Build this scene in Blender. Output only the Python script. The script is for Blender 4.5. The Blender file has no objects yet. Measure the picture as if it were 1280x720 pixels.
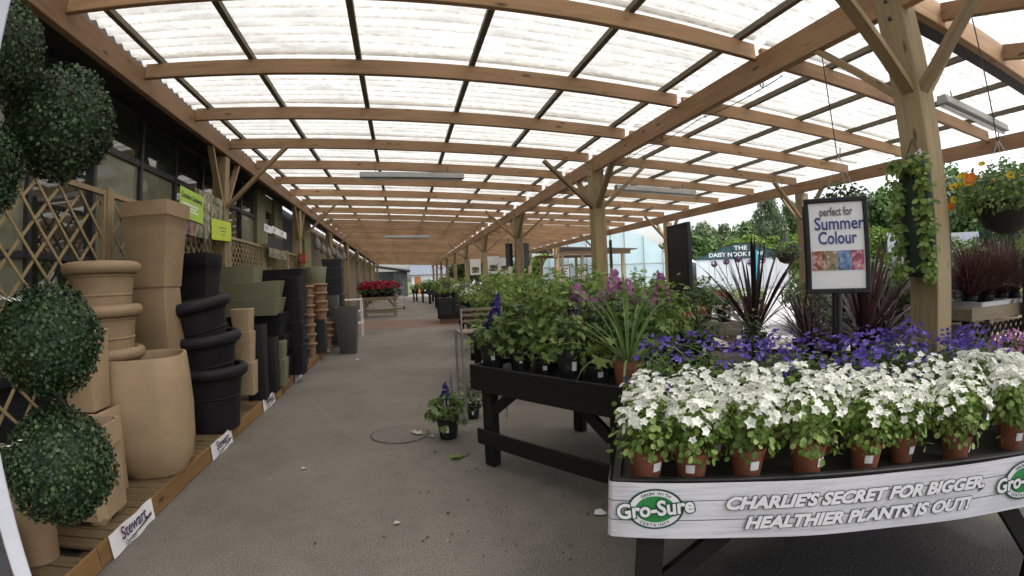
import bpy, bmesh, math, random
import numpy as np
from mathutils import Matrix, Vector

scene = bpy.context.scene
col = scene.collection
R = math.radians

# ------------------------------------------------------------------ camera, world, sun, exposure
cam = bpy.data.cameras.new("camera")
cam_o = bpy.data.objects.new("camera", cam)
col.objects.link(cam_o)
scene.camera = cam_o
cam_o.matrix_world = Matrix((
    (0.9742197124084708, 0.042547687188727666, -0.22155280695501603, 0.0),
    (-0.2221212767542665, 0.009073933301924846, -0.9749768213385828, 0.0),
    (-0.03947265341740999, 0.9990532308387389, 0.018290751293116206, 1.4),
    (0, 0, 0, 1)))
cam.type = 'PANO'                     # the photograph was taken through an action camera's wide curved-field lens
cam.sensor_width = 36.0
_c = cam if hasattr(cam, "panorama_type") else cam.cycles
_c.panorama_type = 'FISHEYE_LENS_POLYNOMIAL'
_c.fisheye_fov = 3.1
_c.fisheye_polynomial_k0 = 0.0
_c.fisheye_polynomial_k1 = -0.05933021145486381
_c.fisheye_polynomial_k2 = 0.0
_c.fisheye_polynomial_k3 = 1.1388814456592738e-05
_c.fisheye_polynomial_k4 = 0.0
cam.clip_start = 0.02
cam.clip_end = 2000.0

SUN_EL, SUN_AZ = R(58), R(120)
world = bpy.data.worlds.new("World")
scene.world = world
world.use_nodes = True
wn = world.node_tree
wn.nodes.clear()
sky = wn.nodes.new("ShaderNodeTexSky")
sky.sky_type = 'NISHITA'
sky.sun_disc = False
sky.sun_elevation = SUN_EL
sky.sun_rotation = SUN_AZ
sky.air_density = 1.2
sky.dust_density = 4.0
hs = wn.nodes.new("ShaderNodeHueSaturation")
hs.inputs['Saturation'].default_value = 0.35
bg = wn.nodes.new("ShaderNodeBackground")
bg.inputs['Strength'].default_value = 0.15
wo = wn.nodes.new("ShaderNodeOutputWorld")
wn.links.new(sky.outputs[0], hs.inputs['Color'])
wn.links.new(hs.outputs[0], bg.inputs['Color'])
wn.links.new(bg.outputs[0], wo.inputs['Surface'])

sl = bpy.data.lights.new("sun", 'SUN')
sl.energy = 1.5
sl.angle = R(14)
sl.color = (1.0, 0.96, 0.9)
so = bpy.data.objects.new("sun", sl)
col.objects.link(so)
so.location = (0, 0, 60)
_d = Vector((math.sin(SUN_AZ) * math.cos(SUN_EL), math.cos(SUN_AZ) * math.cos(SUN_EL), math.sin(SUN_EL)))
so.rotation_euler = _d.to_track_quat('Z', 'Y').to_euler()

scene.view_settings.view_transform = 'Standard'
scene.view_settings.look = 'None'
scene.view_settings.exposure = 1.22
scene.view_settings.gamma = 1.0
scene.view_settings.use_curve_mapping = False
scene.render.engine = 'CYCLES'
cy = scene.cycles
cy.use_denoising = True
try:
    cy.denoiser = 'OPENIMAGEDENOISE'
except Exception:
    pass
cy.max_bounces = 8
cy.diffuse_bounces = 4
cy.glossy_bounces = 3
cy.transmission_bounces = 6
cy.transparent_max_bounces = 12
cy.sample_clamp_indirect = 5.0
cy.caustics_reflective = False
cy.caustics_refractive = False

# ------------------------------------------------------------------ object helpers
ORD = ['first', 'second', 'third', 'fourth', 'fifth', 'sixth', 'seventh', 'eighth', 'ninth', 'tenth', 'eleventh', 'twelfth',
       'thirteenth', 'fourteenth']


def tag(o, label=None, cat=None, group=None, kind=None):
    if label: o['label'] = label
    if cat: o['category'] = cat
    if group: o['group'] = group
    if kind: o['kind'] = kind
    return o


def thing(name, label, cat, loc=(0, 0, 0), rz=0.0, group=None):
    o = bpy.data.objects.new(name, None)
    col.objects.link(o)
    o.location = loc
    o.rotation_euler = (0, 0, rz)
    o.empty_display_size = 0.1
    return tag(o, label, cat, group)


def inst(name, mesh, parent=None, loc=(0, 0, 0), rot=(0, 0, 0), sc=(1, 1, 1)):
    o = bpy.data.objects.new(name, mesh)
    col.objects.link(o)
    o.location = loc
    o.rotation_euler = rot
    o.scale = sc if hasattr(sc, '__len__') else (sc, sc, sc)
    if parent: o.parent = parent
    return o


def bevel(o, w=0.004, seg=1):
    m = o.modifiers.new("bevel", 'BEVEL')
    m.width = w
    m.segments = seg
    m.limit_method = 'ANGLE'
    m.angle_limit = R(40)
    return o


class MB:
    """collects shapes for one mesh"""

    def __init__(s):
        s.v, s.f = [], []

    def add(s, vs, fs):
        n = len(s.v)
        s.v.extend(tuple(map(float, v)) for v in vs)
        s.f.extend(tuple(int(i) + n for i in f) for f in fs)
        return s

    def box(s, c, d, rz=0.0, rot=None):
        x, y, z = (k * .5 for k in d)
        vs = [Vector(q) for q in ((-x, -y, -z), (x, -y, -z), (x, y, -z), (-x, y, -z), (-x, -y, z), (x, -y, z), (x, y, z), (-x, y, z))]
        m = rot if rot is not None else Matrix.Rotation(rz, 3, 'Z')
        c = Vector(c)
        return s.add([m @ v + c for v in vs],
                     [(0, 3, 2, 1), (4, 5, 6, 7), (0, 1, 5, 4), (1, 2, 6, 5), (2, 3, 7, 6), (3, 0, 4, 7)])

    def span(s, a, b):
        return s.box([(a[i] + b[i]) / 2 for i in range(3)], [abs(b[i] - a[i]) for i in range(3)])

    def beam(s, p0, p1, w, h, up=(0, 0, 1)):
        p0, p1 = Vector(p0), Vector(p1)
        d = (p1 - p0)
        L = d.length
        x = d.normalized()
        up = Vector(up)
        if abs(x.dot(up)) > .99: up = Vector((0, 1, 0))
        y = up.cross(x).normalized()
        z = x.cross(y)
        m = Matrix((x, y, z)).transposed()
        return s.box((p0 + p1) / 2, (L, w, h), rot=m)

    def loft(s, prof, ring, c=(0, 0, 0), cap0=True, cap1=False, tilt=None, sxy=(1, 1)):
        n = len(ring)
        vs, fs = [], []
        for (q, z) in prof:
            for (a, b) in ring:
                p = Vector((a * q * sxy[0], b * q * sxy[1], z))
                if tilt is not None: p = tilt @ p
                vs.append(p + Vector(c))
        for i in range(len(prof) - 1):
            for j in range(n):
                k = (j + 1) % n
                fs.append((i * n + j, i * n + k, (i + 1) * n + k, (i + 1) * n + j))
        if cap0: fs.append(tuple(range(n - 1, -1, -1)))
        if cap1: fs.append(tuple((len(prof) - 1) * n + j for j in range(n)))
        return s.add(vs, fs)

    def tube(s, pts, r, n=6, cap=True):
        pts = [Vector(p) for p in pts]
        vs, fs = [], []
        m = len(pts)
        ref = None
        for i, p in enumerate(pts):
            t = (pts[min(i + 1, m - 1)] - pts[max(i - 1, 0)]).normalized()
            if ref is None:
                ref = Vector((0, 0, 1)) if abs(t.z) < .9 else Vector((1, 0, 0))
            a = t.cross(ref).normalized()
            b = a.cross(t).normalized()
            ref = b
            rr = r[i] if hasattr(r, '__len__') else r
            for k in range(n):
                w = 2 * math.pi * k / n
                vs.append(p + a * math.cos(w) * rr + b * math.sin(w) * rr)
        for i in range(m - 1):
            for k in range(n):
                l = (k + 1) % n
                fs.append((i * n + k, i * n + l, (i + 1) * n + l, (i + 1) * n + k))
        if cap:
            fs.append(tuple(range(n - 1, -1, -1)))
            fs.append(tuple((m - 1) * n + k for k in range(n)))
        return s.add(vs, fs)

    def poly(s, pts, normal, t):
        """flat outline (list of 3d points) given thickness t along normal"""
        nv = Vector(normal).normalized() * t
        n = len(pts)
        a = [Vector(p) for p in pts]
        vs = a + [p + nv for p in a]
        fs = [tuple(range(n - 1, -1, -1)), tuple(range(n, 2 * n))]
        for i in range(n):
            j = (i + 1) % n
            fs.append((i, j, n + j, n + i))
        return s.add(vs, fs)

    def mesh(s, name, mat=None, smooth=None):
        me = bpy.data.meshes.new(name)
        me.from_pydata(s.v, [], s.f)
        if smooth is not None:
            me.polygons.foreach_set("use_smooth", [True] * len(me.polygons))
            try:
                me.set_sharp_from_angle(angle=R(smooth))
            except Exception:
                pass
        if mat: me.materials.append(mat)
        me.update()
        return me

    def obj(s, name, mat, parent=None, loc=(0, 0, 0), smooth=None, bev=0, rot=(0, 0, 0)):
        o = inst(name, s.mesh(name, mat, smooth), parent, loc, rot)
        if bev: bevel(o, bev)
        return o


def circ(n=32):
    return [(math.cos(2 * math.pi * i / n), math.sin(2 * math.pi * i / n)) for i in range(n)]


def rsq(c=.12, k=3):
    """unit rounded square (half width 1)"""
    out = []
    for q, (sx, sy) in enumerate(((1, 1), (-1, 1), (-1, -1), (1, -1))):
        for i in range(k + 1):
            a = math.pi / 2 * (q + i / k)
            out.append((sx * (1 - c) + c * math.cos(a), sy * (1 - c) + c * math.sin(a)))
    return out


# ------------------------------------------------------------------ leaf scattering (numpy)
def unit(a):
    return a / np.maximum(np.linalg.norm(a, axis=-1, keepdims=True), 1e-9)


def scatter(tv, tf, pos, nor, size, rng, along=None):
    """copies of a small template (x along, y across, z up) with random spin about nor"""
    tv = np.asarray(tv, float)
    n = len(pos)
    nor = unit(np.asarray(nor, float))
    a = rng.normal(size=(n, 3)) if along is None else np.asarray(along, float) + rng.normal(size=(n, 3)) * .15
    t = unit(a - (a * nor).sum(1, keepdims=True) * nor)
    b = np.cross(nor, t)
    s = np.broadcast_to(np.asarray(size, float).reshape(-1, 1, 1), (n, 1, 1))
    V = pos[:, None, :] + s * (tv[None, :, 0:1] * t[:, None, :] + tv[None, :, 1:2] * b[:, None, :] + tv[None, :, 2:3] * nor[:, None, :])
    k = len(tv)
    F = []
    for i in range(n):
        F.extend(tuple(j + i * k for j in f) for f in tf)
    return V.reshape(-1, 3), F


LEAF = ([(0, 0, 0), (.5, .3, .08), (1, 0, -.06), (.5, -.3, .08)], [(0, 1, 2), (0, 2, 3)])
ROUND = ([(0, 0, 0), (.3, .34, .06), (.75, .36, .05), (1, 0, -.05), (.75, -.36, .05), (.3, -.34, .06)], [(0, 1, 2, 3), (0, 3, 4, 5)])


def lobed(n=5, deep=.5):
    vs = [(0, 0, 0)]
    for i in range(2 * n + 1):
        a = R(-140 + 280 * i / (2 * n))
        r = 1.0 if i % 2 else deep
        if i in (0, 2 * n): r = .35
        vs.append((.25 + r * .75 * math.cos(a), r * .75 * math.sin(a), .1 * r * (1 if i % 2 else .2)))
    return vs, [(0, i, i + 1) for i in range(1, 2 * n + 1)]


LOBE = lobed()


def star(n=5, inner=.55, cup=.35):
    vs = [(0, 0, 0)]
    for i in range(2 * n):
        a = math.pi * i / n
        r = 1.0 if i % 2 == 0 else inner
        vs.append((r * math.cos(a), r * math.sin(a), cup * (1.0 if i % 2 == 0 else .8)))
    return vs, [(0, 1 + i, 1 + (i + 1) % (2 * n)) for i in range(2 * n)]




def bloom(n=5, notch=.66, cup=.34, curl=.1):
    """open bell flower: throat, rising petals, tips that curl back"""
    vs = [(0, 0, 0)]
    m = 2 * n
    for i in range(m):
        a = math.pi * i / n
        r = .5 if i % 2 == 0 else .46
        vs.append((r * math.cos(a), r * math.sin(a), cup * .75 * (1 if i % 2 else .85)))
    for i in range(m):
        a = math.pi * i / n
        r = 1.0 if i % 2 == 0 else notch
        vs.append((r * math.cos(a), r * math.sin(a), cup * (1.25 if i % 2 else 1.0) - (curl if i % 2 == 0 else 0)))
    fs = [(0, 1 + i, 1 + (i + 1) % m) for i in range(m)]
    fs += [(1 + i, 1 + m + i, 1 + m + (i + 1) % m, 1 + (i + 1) % m) for i in range(m)]
    return vs, fs


STAR = bloom()
PETU = star(5, .88, .42)
FLOR = star(5, .7, .2)


def dirs(n, rng, zmin=-1.0):
    z = rng.uniform(zmin, 1, n)
    a = rng.uniform(0, 2 * math.pi, n)
    q = np.sqrt(np.maximum(0, 1 - z * z))
    return np.stack([q * np.cos(a), q * np.sin(a), z], 1)


def dome(n, rng, r, h, z0, lo=.55, zmin=-.25, tpl=LEAF, size=(.02, .03), up=.5):
    """leaves through the outer shell of a dome"""
    d = dirs(n, rng, zmin)
    k = rng.uniform(lo, 1, (n, 1)) * (1 + .12 * np.sin(5 * np.arctan2(d[:, 1:2], d[:, 0:1]) + 3 * d[:, 2:3]))
    p = d * k * np.array([r, r, h]) + np.array([0, 0, z0])
    nn = d + np.array([0, 0, up]) + rng.normal(size=(n, 3)) * .45
    return scatter(tpl[0], tpl[1], p, nn, rng.uniform(size[0], size[1], n), rng, along=d + np.array([0, 0, -.15]))


def blades(n, rng, L, w, spread=(10, 75), droop=.8, seg=6, base=.02, z0=0.0, fold=True):
    """arching strap leaves"""
    V, F = [], []
    for i in range(n):
        az = rng.uniform(0, 2 * math.pi)
        el = R(90 - rng.uniform(*spread))
        l = L * rng.uniform(.7, 1.1)
        p = np.array([math.cos(az), math.sin(az), 0]) * rng.uniform(0, base)
        p[2] = z0
        h = np.array([math.cos(az), math.sin(az), 0])
        s = np.array([-math.sin(az), math.cos(az), 0])
        k0 = len(V)
        ww = w * rng.uniform(.7, 1.2)
        for j in range(seg + 1):
            t = j / seg
            half = ww * (.55 + .9 * t) * (1 - t ** 3) * .5 + .0006
            V.append(p - s * half)
            V.append(p + s * half)
            e = el - droop * t * t * (1.3 if el < 1 else .8)
            p = p + (h * math.cos(e) + np.array([0, 0, 1]) * math.sin(e)) * l / seg
        for j in range(seg):
            a = k0 + 2 * j
            F.append((a, a + 1, a + 3, a + 2))
    return V, F
# ------------------------------------------------------------------ materials
def mat_new(name):
    m = bpy.data.materials.new(name)
    m.use_nodes = True
    nt = m.node_tree
    b = nt.nodes["Principled BSDF"]
    return m, nt, b


def N(nt, t, **kw):
    n = nt.nodes.new("ShaderNode" + t)
    for k, v in kw.items():
        setattr(n, k, v)
    return n


def ramp(nt, fac, stops):
    r = N(nt, "ValToRGB")
    els = r.color_ramp.elements
    while len(els) < len(stops): els.new(.5)
    for e, (p, c) in zip(els, stops):
        e.position = p
        e.color = (c[0], c[1], c[2], 1)
    nt.links.new(fac, r.inputs[0])
    return r.outputs[0]


def coords(nt, scale=(1, 1, 1), kind='Object'):
    tc = N(nt, "TexCoord")
    mp = N(nt, "Mapping")
    mp.inputs['Scale'].default_value = scale
    nt.links.new(tc.outputs[kind], mp.inputs[0])
    return mp.outputs[0]


def noise(nt, vec, scale, detail=4, rough=.6, dist=0.0):
    n = N(nt, "TexNoise")
    n.inputs['Scale'].default_value = scale
    n.inputs['Detail'].default_value = detail
    n.inputs['Roughness'].default_value = rough
    n.inputs['Distortion'].default_value = dist
    if vec is not None: nt.links.new(vec, n.inputs['Vector'])
    return n.outputs[0]


def mixc(nt, fac, a, b, mode='MIX'):
    m = N(nt, "Mix", data_type='RGBA', blend_type=mode)
    for sock, val in ((m.inputs[0], fac), (m.inputs[6], a), (m.inputs[7], b)):
        if hasattr(val, 'links'):
            nt.links.new(val, sock)
        elif hasattr(val, '__len__'):
            sock.default_value = (val[0], val[1], val[2], 1)
        else:
            sock.default_value = val
    return m.outputs[2]


def bump(nt, b, h, strength=.3, dist=.01):
    bp = N(nt, "Bump")
    bp.inputs['Strength'].default_value = strength
    bp.inputs['Distance'].default_value = dist
    nt.links.new(h, bp.inputs['Height'])
    nt.links.new(bp.outputs[0], b.inputs['Normal'])


def plain(name, c, rough=.5, var=.18, scale=6.0, bmp=.08, metal=0.0, spec=.5):
    """painted, moulded or dusty surface with soft blotches"""
    m, nt, b = mat_new(name)
    v = coords(nt)
    n1 = noise(nt, v, scale, 5, .65)
    lo = [k * (1 - var) for k in c]
    hi = [min(1, k * (1 + var)) for k in c]
    c1 = ramp(nt, n1, [(.3, lo), (.7, hi)])
    nt.links.new(c1, b.inputs['Base Color'])
    n2 = noise(nt, v, scale * 14, 3)
    rr = N(nt, "MapRange")
    rr.inputs[3].default_value = max(.02, rough - .1)
    rr.inputs[4].default_value = min(1, rough + .12)
    nt.links.new(n1, rr.inputs[0])
    nt.links.new(rr.outputs[0], b.inputs['Roughness'])
    b.inputs['Metallic'].default_value = metal
    b.inputs['Specular IOR Level'].default_value = spec
    if bmp: bump(nt, b, n2, bmp, .004)
    return m


def wood(name, c, axis=0, dark=.55, rough=.65, knots=True, fine=1.0):
    m, nt, b = mat_new(name)
    sc = [9.0 * fine] * 3
    sc[axis] = .7
    oi = N(nt, "ObjectInfo")
    tc = N(nt, "TexCoord")
    ad = N(nt, "VectorMath", operation='ADD')
    mu = N(nt, "VectorMath", operation='SCALE')
    cb = N(nt, "CombineXYZ")
    for i in range(3): nt.links.new(oi.outputs['Random'], cb.inputs[i])
    nt.links.new(cb.outputs[0], mu.inputs[0])
    mu.inputs['Scale'].default_value = 17.0
    nt.links.new(tc.outputs['Object'], ad.inputs[0])
    nt.links.new(mu.outputs[0], ad.inputs[1])
    mp = N(nt, "Mapping")
    mp.inputs['Scale'].default_value = sc
    nt.links.new(ad.outputs[0], mp.inputs[0])
    g = noise(nt, mp.outputs[0], 3.0, 6, .65, .6)
    d = [k * dark for k in c]
    c1 = ramp(nt, g, [(.28, d), (.5, c), (.75, [min(1, k * 1.22) for k in c])])
    big = noise(nt, ad.outputs[0], .9, 3)
    c2 = mixc(nt, .35, c1, ramp(nt, big, [(.35, [k * .6 for k in c]), (.65, [min(1, k * 1.25) for k in c])]))
    tint = ramp(nt, oi.outputs['Random'], [(0, (.82, .8, .78)), (1, (1.12, 1.08, 1.0))])
    c3 = mixc(nt, 1.0, c2, tint, 'MULTIPLY')
    if knots:
        mp2 = N(nt, "Mapping")
        s2 = [8.0] * 3
        s2[axis] = 2.6
        mp2.inputs['Scale'].default_value = s2
        nt.links.new(ad.outputs[0], mp2.inputs[0])
        vo = N(nt, "TexVoronoi")
        vo.inputs['Scale'].default_value = 1.0
        nt.links.new(mp2.outputs[0], vo.inputs['Vector'])
        kf = ramp(nt, vo.outputs['Distance'], [(.07, (1, 1, 1)), (.15, (0, 0, 0))])
        c3 = mixc(nt, kf, c3, [k * .28 for k in c])
    nt.links.new(c3, b.inputs['Base Color'])
    b.inputs['Roughness'].default_value = rough
    b.inputs['Specular IOR Level'].default_value = .3
    bump(nt, b, g, .25, .004)
    return m


def leafy(name, stops, rough=.5, trans=.35, patch=None, spec=.4):
    """leaf or petal: colour differs from leaf to leaf, a share of light passes through"""
    m, nt, b = mat_new(name)
    ge = N(nt, "NewGeometry")
    c = ramp(nt, ge.outputs['Random Per Island'], stops)
    v = coords(nt)
    n = noise(nt, v, patch or 9.0, 2)
    c = mixc(nt, .8, c, ramp(nt, n, [(.35, (.65, .68, .6)), (.65, (1.2, 1.2, 1.1))]), 'MULTIPLY')
    nt.links.new(c, b.inputs['Base Color'])
    b.inputs['Roughness'].default_value = rough
    b.inputs['Specular IOR Level'].default_value = spec
    t = N(nt, "BsdfTranslucent")
    nt.links.new(c, t.inputs[0])
    mx = N(nt, "MixShader")
    mx.inputs[0].default_value = trans
    out = nt.nodes["Material Output"]
    nt.links.new(b.outputs[0], mx.inputs[1])
    nt.links.new(t.outputs[0], mx.inputs[2])
    nt.links.new(mx.outputs[0], out.inputs[0])
    return m


def ground_mat(name, c, grit=140, dark=.6, wet=None, pale=None):
    m, nt, b = mat_new(name)
    v = coords(nt)
    big = noise(nt, v, .55, 6, .65, .5)
    mid = noise(nt, v, 3.2, 6, .72, .8)
    fine = noise(nt, v, grit, 3, .7)
    c0 = ramp(nt, big, [(.3, [k * .78 for k in c]), (.7, [k * 1.18 for k in c])])
    c1 = mixc(nt, 1.0, c0, ramp(nt, mid, [(.3, (.87, .87, .87)), (.5, (.98, .98, .98)), (.7, (1.1, 1.1, 1.09))]), 'MULTIPLY')
    c2 = mixc(nt, 1.0, c1, ramp(nt, fine, [(.34, (dark, dark, dark)), (.5, (1, 1, 1)), (.66, (1.7, 1.65, 1.6))]), 'MULTIPLY')
    vo = N(nt, "TexVoronoi")
    vo.inputs['Scale'].default_value = 16.0
    nt.links.new(v, vo.inputs['Vector'])
    sp = ramp(nt, vo.outputs['Distance'], [(.035, (1, 1, 1)), (.07, (0, 0, 0))])
    spn = noise(nt, v, 1.7, 2)
    sp2 = mixc(nt, 1.0, sp, ramp(nt, spn, [(.5, (0, 0, 0)), (.62, (.7, .7, .7))]), 'MULTIPLY')
    c3 = mixc(nt, sp2, c2, [k * 2.2 for k in c])
    nt.links.new(c3, b.inputs['Base Color'])
    b.inputs['Roughness'].default_value = .85
    b.inputs['Specular IOR Level'].default_value = .25
    bump(nt, b, fine, .5, .004)
    return m


M = {}
PINE = (.325, .205, .12)
M['rafter'] = wood('pine_rafter', PINE, 0)
M['plate'] = wood('pine_plate', (.295, .185, .106), 1)
M['post'] = wood('pine_post', (.30, .235, .14), 2)
M['brace'] = wood('pine_brace', (.28, .205, .12), 2)
M['purlin'] = wood('weathered_batten', (.13, .11, .075), 1, knots=False)
M['deck'] = wood('deck_slat', (.17, .125, .07), 0)
M['fascia'] = wood('deck_fascia', (.25, .145, .06), 1)
M['trellis'] = wood('trellis_wood', (.30, .23, .135), 2, knots=False)
M['trellis_pale'] = wood('trellis_wood_pale', (.30, .235, .14), 2, knots=False)
M['greywood'] = wood('grey_timber', (.22, .18, .13), 0)
M['stain'] = wood('black_stained_timber', (.013, .012, .0125), 0, rough=.55, knots=False)
M['brownstain'] = wood('brown_stained_timber', (.07, .045, .03), 0, rough=.6, knots=False)
M['asphalt'] = ground_mat('worn_asphalt', (.166, .151, .132), grit=115, dark=.5)
M['wetasphalt'] = ground_mat('coarse_asphalt', (.035, .033, .034), grit=70, dark=.35)
M['paving'] = ground_mat('pale_concrete', (.33, .32, .325), grit=60, dark=.8)
M['earth'] = ground_mat('rough_grass', (.07, .1, .035), grit=30)
M['tan'] = plain('tan_plastic', (.29, .2, .118), .6, .16, 3.5)
M['sand'] = plain('sand_plastic', (.35, .25, .15), .6, .15, 3.0)
M['black'] = plain('black_plastic', (.012, .010, .013), .6, .2, 5, .08, 0, .25)
M['blackpot'] = plain('black_nursery_plastic', (.012, .012, .013), .38, .2, 9)
M['olive'] = plain('olive_plastic', (.165, .16, .098), .6, .12, 4)
M['grey'] = plain('grey_plastic', (.055, .055, .054), .6, .15, 4)
M['bluegrey'] = plain('slate_plastic', (.033, .036, .04), .6, .15, 4, .08, 0, .3)
M['terra'] = plain('terracotta', (.26, .15, .085), .7, .15, 8)
M['potterra'] = plain('terracotta_plastic', (.22, .075, .042), .5, .14, 14)
M['soil'] = plain('potting_soil', (.03, .02, .014), .95, .4, 60, .8)
M['white'] = plain('white_paint', (.75, .75, .76), .45, .06, 5)
M['paper'] = plain('white_card', (.78, .77, .78), .6, .05, 3, 0)
M['whitemetal'] = plain('white_powder_coat', (.6, .6, .63), .4, .08, 6)
M['ink'] = plain('dark_ink', (.03, .03, .035), .6, .05, 3, 0)
M['navy'] = plain('navy_ink', (.035, .06, .22), .6, .05, 3, 0)
M['greyink'] = plain('grey_ink', (.14, .14, .16), .6, .05, 3, 0)
M['purpleink'] = plain('purple_ink', (.08, .04, .1), .6, .05, 3, 0)
M['frame'] = plain('black_frame', (.014, .013, .016), .35, .15, 8)
M['steel'] = plain('brushed_steel', (.5, .5, .5), .35, .1, 20, .05, 1.0)
M['darksteel'] = plain('dark_steel', (.05, .05, .055), .45, .15, 20, .05, .6)
M['galv'] = plain('galvanised_casing', (.3, .3, .3), .45, .12, 9)
M['soffit'] = plain('dark_soffit', (.04, .035, .035), .7, .2, 4)
M['darkframe'] = plain('dark_window_frame', (.035, .035, .042), .45, .1, 6)
M['olivepaint'] = plain('olive_painted_wall', (.2, .2, .11), .7, .12, 3)
M['darkwall'] = plain('dark_interior', (.03, .03, .033), .8, .2, 2)
M['rendered'] = plain('white_render', (.7, .7, .72), .8, .06, 1.2)
M['slate'] = plain('slate_roof', (.11, .125, .155), .6, .2, 3)
M['pavgreen'] = plain('dark_green_board', (.03, .075, .07), .6, .12, 1.0)
M['rust'] = wood('orange_fence_board', (.42, .17, .06), 2)
M['lime'] = plain('lime_card', (.36, .55, .08), .6, .06, 3, 0)
M['limeyellow'] = plain('yellow_green_card', (.5, .62, .06), .6, .06, 3, 0)
M['cyan'] = plain('cyan_cloth', (.05, .5, .62), .8, .1, 2)
M['teal'] = plain('teal_cover', (.03, .42, .36), .6, .1, 2)
M['drain'] = plain('iron_cover', (.15, .135, .118), .85, .3, 60, .8)
M['leafpaper'] = plain('dry_leaf', (.42, .4, .3), .8, .2, 30)
M['logogreen'] = plain('logo_green', (.02, .22, .05), .5, .2, 9, 0)
M['logodark'] = plain('logo_dark_green', (.006, .06, .035), .5, .1, 5, 0)
M['greensack'] = plain('dark_green_sack', (.02, .035, .022), .7, .25, 20, .3)
M['brick'] = plain('red_brown_paving', (.17, .1, .075), .85, .2, 2.0, .3)
M['wicker'] = plain('dark_wicker', (.025, .017, .014), .7, .4, 40, .6)
M['ornament'] = plain('weathered_stone', (.2, .19, .17), .8, .25, 9, .3)
M['redpaint'] = plain('red_box', (.35, .07, .05), .5, .12, 8)

# leaves and petals
M['box'] = leafy('boxwood_leaf', [(0, (.01, .024, .011)), (.45, (.022, .048, .02)), (.8, (.046, .085, .032)), (1, (.088, .135, .06))], .5, .1, 5)
M['fol'] = leafy('mid_green_leaf', [(0, (.055, .105, .026)), (.5, (.12, .195, .05)), (1, (.25, .33, .1))], .5, .35)
M['folbright'] = leafy('fresh_green_leaf', [(0, (.1, .175, .034)), (.5, (.2, .3, .068)), (1, (.36, .45, .15))], .5, .4)
M['foldark'] = leafy('deep_green_leaf', [(0, (.03, .062, .02)), (.6, (.06, .11, .036)), (1, (.13, .18, .065))], .45, .25)
M['folgrey'] = leafy('grey_green_leaf', [(0, (.08, .12, .07)), (1, (.18, .24, .15))], .6, .3)
M['white_petal'] = leafy('white_petal', [(0, (.84, .84, .82)), (1, (.93, .93, .93))], .6, .3, 2, .2)
M['blue_petal'] = leafy('violet_blue_petal', [(0, (.10, .06, .34)), (.7, (.16, .1, .5)), (1, (.3, .24, .68))], .6, .3, 20, .2)
M['violet_petal'] = leafy('deep_violet_petal', [(0, (.035, .018, .16)), (1, (.1, .05, .34))], .6, .3, 20, .2)
M['plum_petal'] = leafy('plum_petal', [(0, (.08, .035, .1)), (1, (.19, .09, .2))], .6, .3, 20, .2)
M['pink_petal'] = leafy('lilac_pink_petal', [(0, (.42, .13, .38)), (1, (.66, .34, .6))], .6, .35, 20, .2)
M['red_petal'] = leafy('crimson_petal', [(0, (.26, .01, .03)), (1, (.46, .04, .08))], .6, .3, 20, .2)
M['orange_petal'] = leafy('orange_petal', [(0, (.75, .2, .04)), (.5, (.8, .3, .05)), (1, (.8, .5, .04))], .6, .35, 40, .2)
M['yellow_petal'] = leafy('yellow_petal', [(0, (.75, .45, .02)), (1, (.85, .62, .05))], .6, .35, 40, .2)
M['salmon_petal'] = leafy('salmon_petal', [(0, (.6, .2, .16)), (1, (.75, .38, .28))], .6, .35, 20, .2)
M['cord'] = leafy('purple_strap_leaf', [(0, (.022, .01, .014)), (.6, (.055, .025, .03)), (1, (.13, .07, .065))], .4, .2, 8)
M['grassred'] = leafy('maroon_grass_blade', [(0, (.04, .016, .017)), (.7, (.10, .04, .04)), (1, (.22, .10, .07))], .5, .2, 8)
M['strap'] = leafy('green_strap_leaf', [(0, (.07, .13, .035)), (1, (.22, .31, .11))], .5, .35, 8)
M['tree_a'] = leafy('tree_leaf', [(0, (.06, .115, .03)), (.6, (.10, .18, .05)), (1, (.17, .26, .08))], .6, .3, .35)
M['tree_b'] = leafy('tree_leaf_bright', [(0, (.1, .17, .02)), (1, (.2, .3, .05))], .6, .35, .35)
M['tree_y'] = leafy('tree_leaf_yellow', [(0, (.3, .3, .02)), (1, (.5, .45, .04))], .6, .35, .35)
M['tree_d'] = leafy('conifer_leaf', [(0, (.015, .035, .018)), (1, (.04, .075, .035))], .6, .2, .35)
M['tree_g'] = leafy('tree_leaf_greyish', [(0, (.10, .145, .075)), (1, (.22, .28, .16))], .6, .3, .35)
M['bark'] = plain('bark', (.12, .09, .065), .9, .3, 8, .6)


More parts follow.
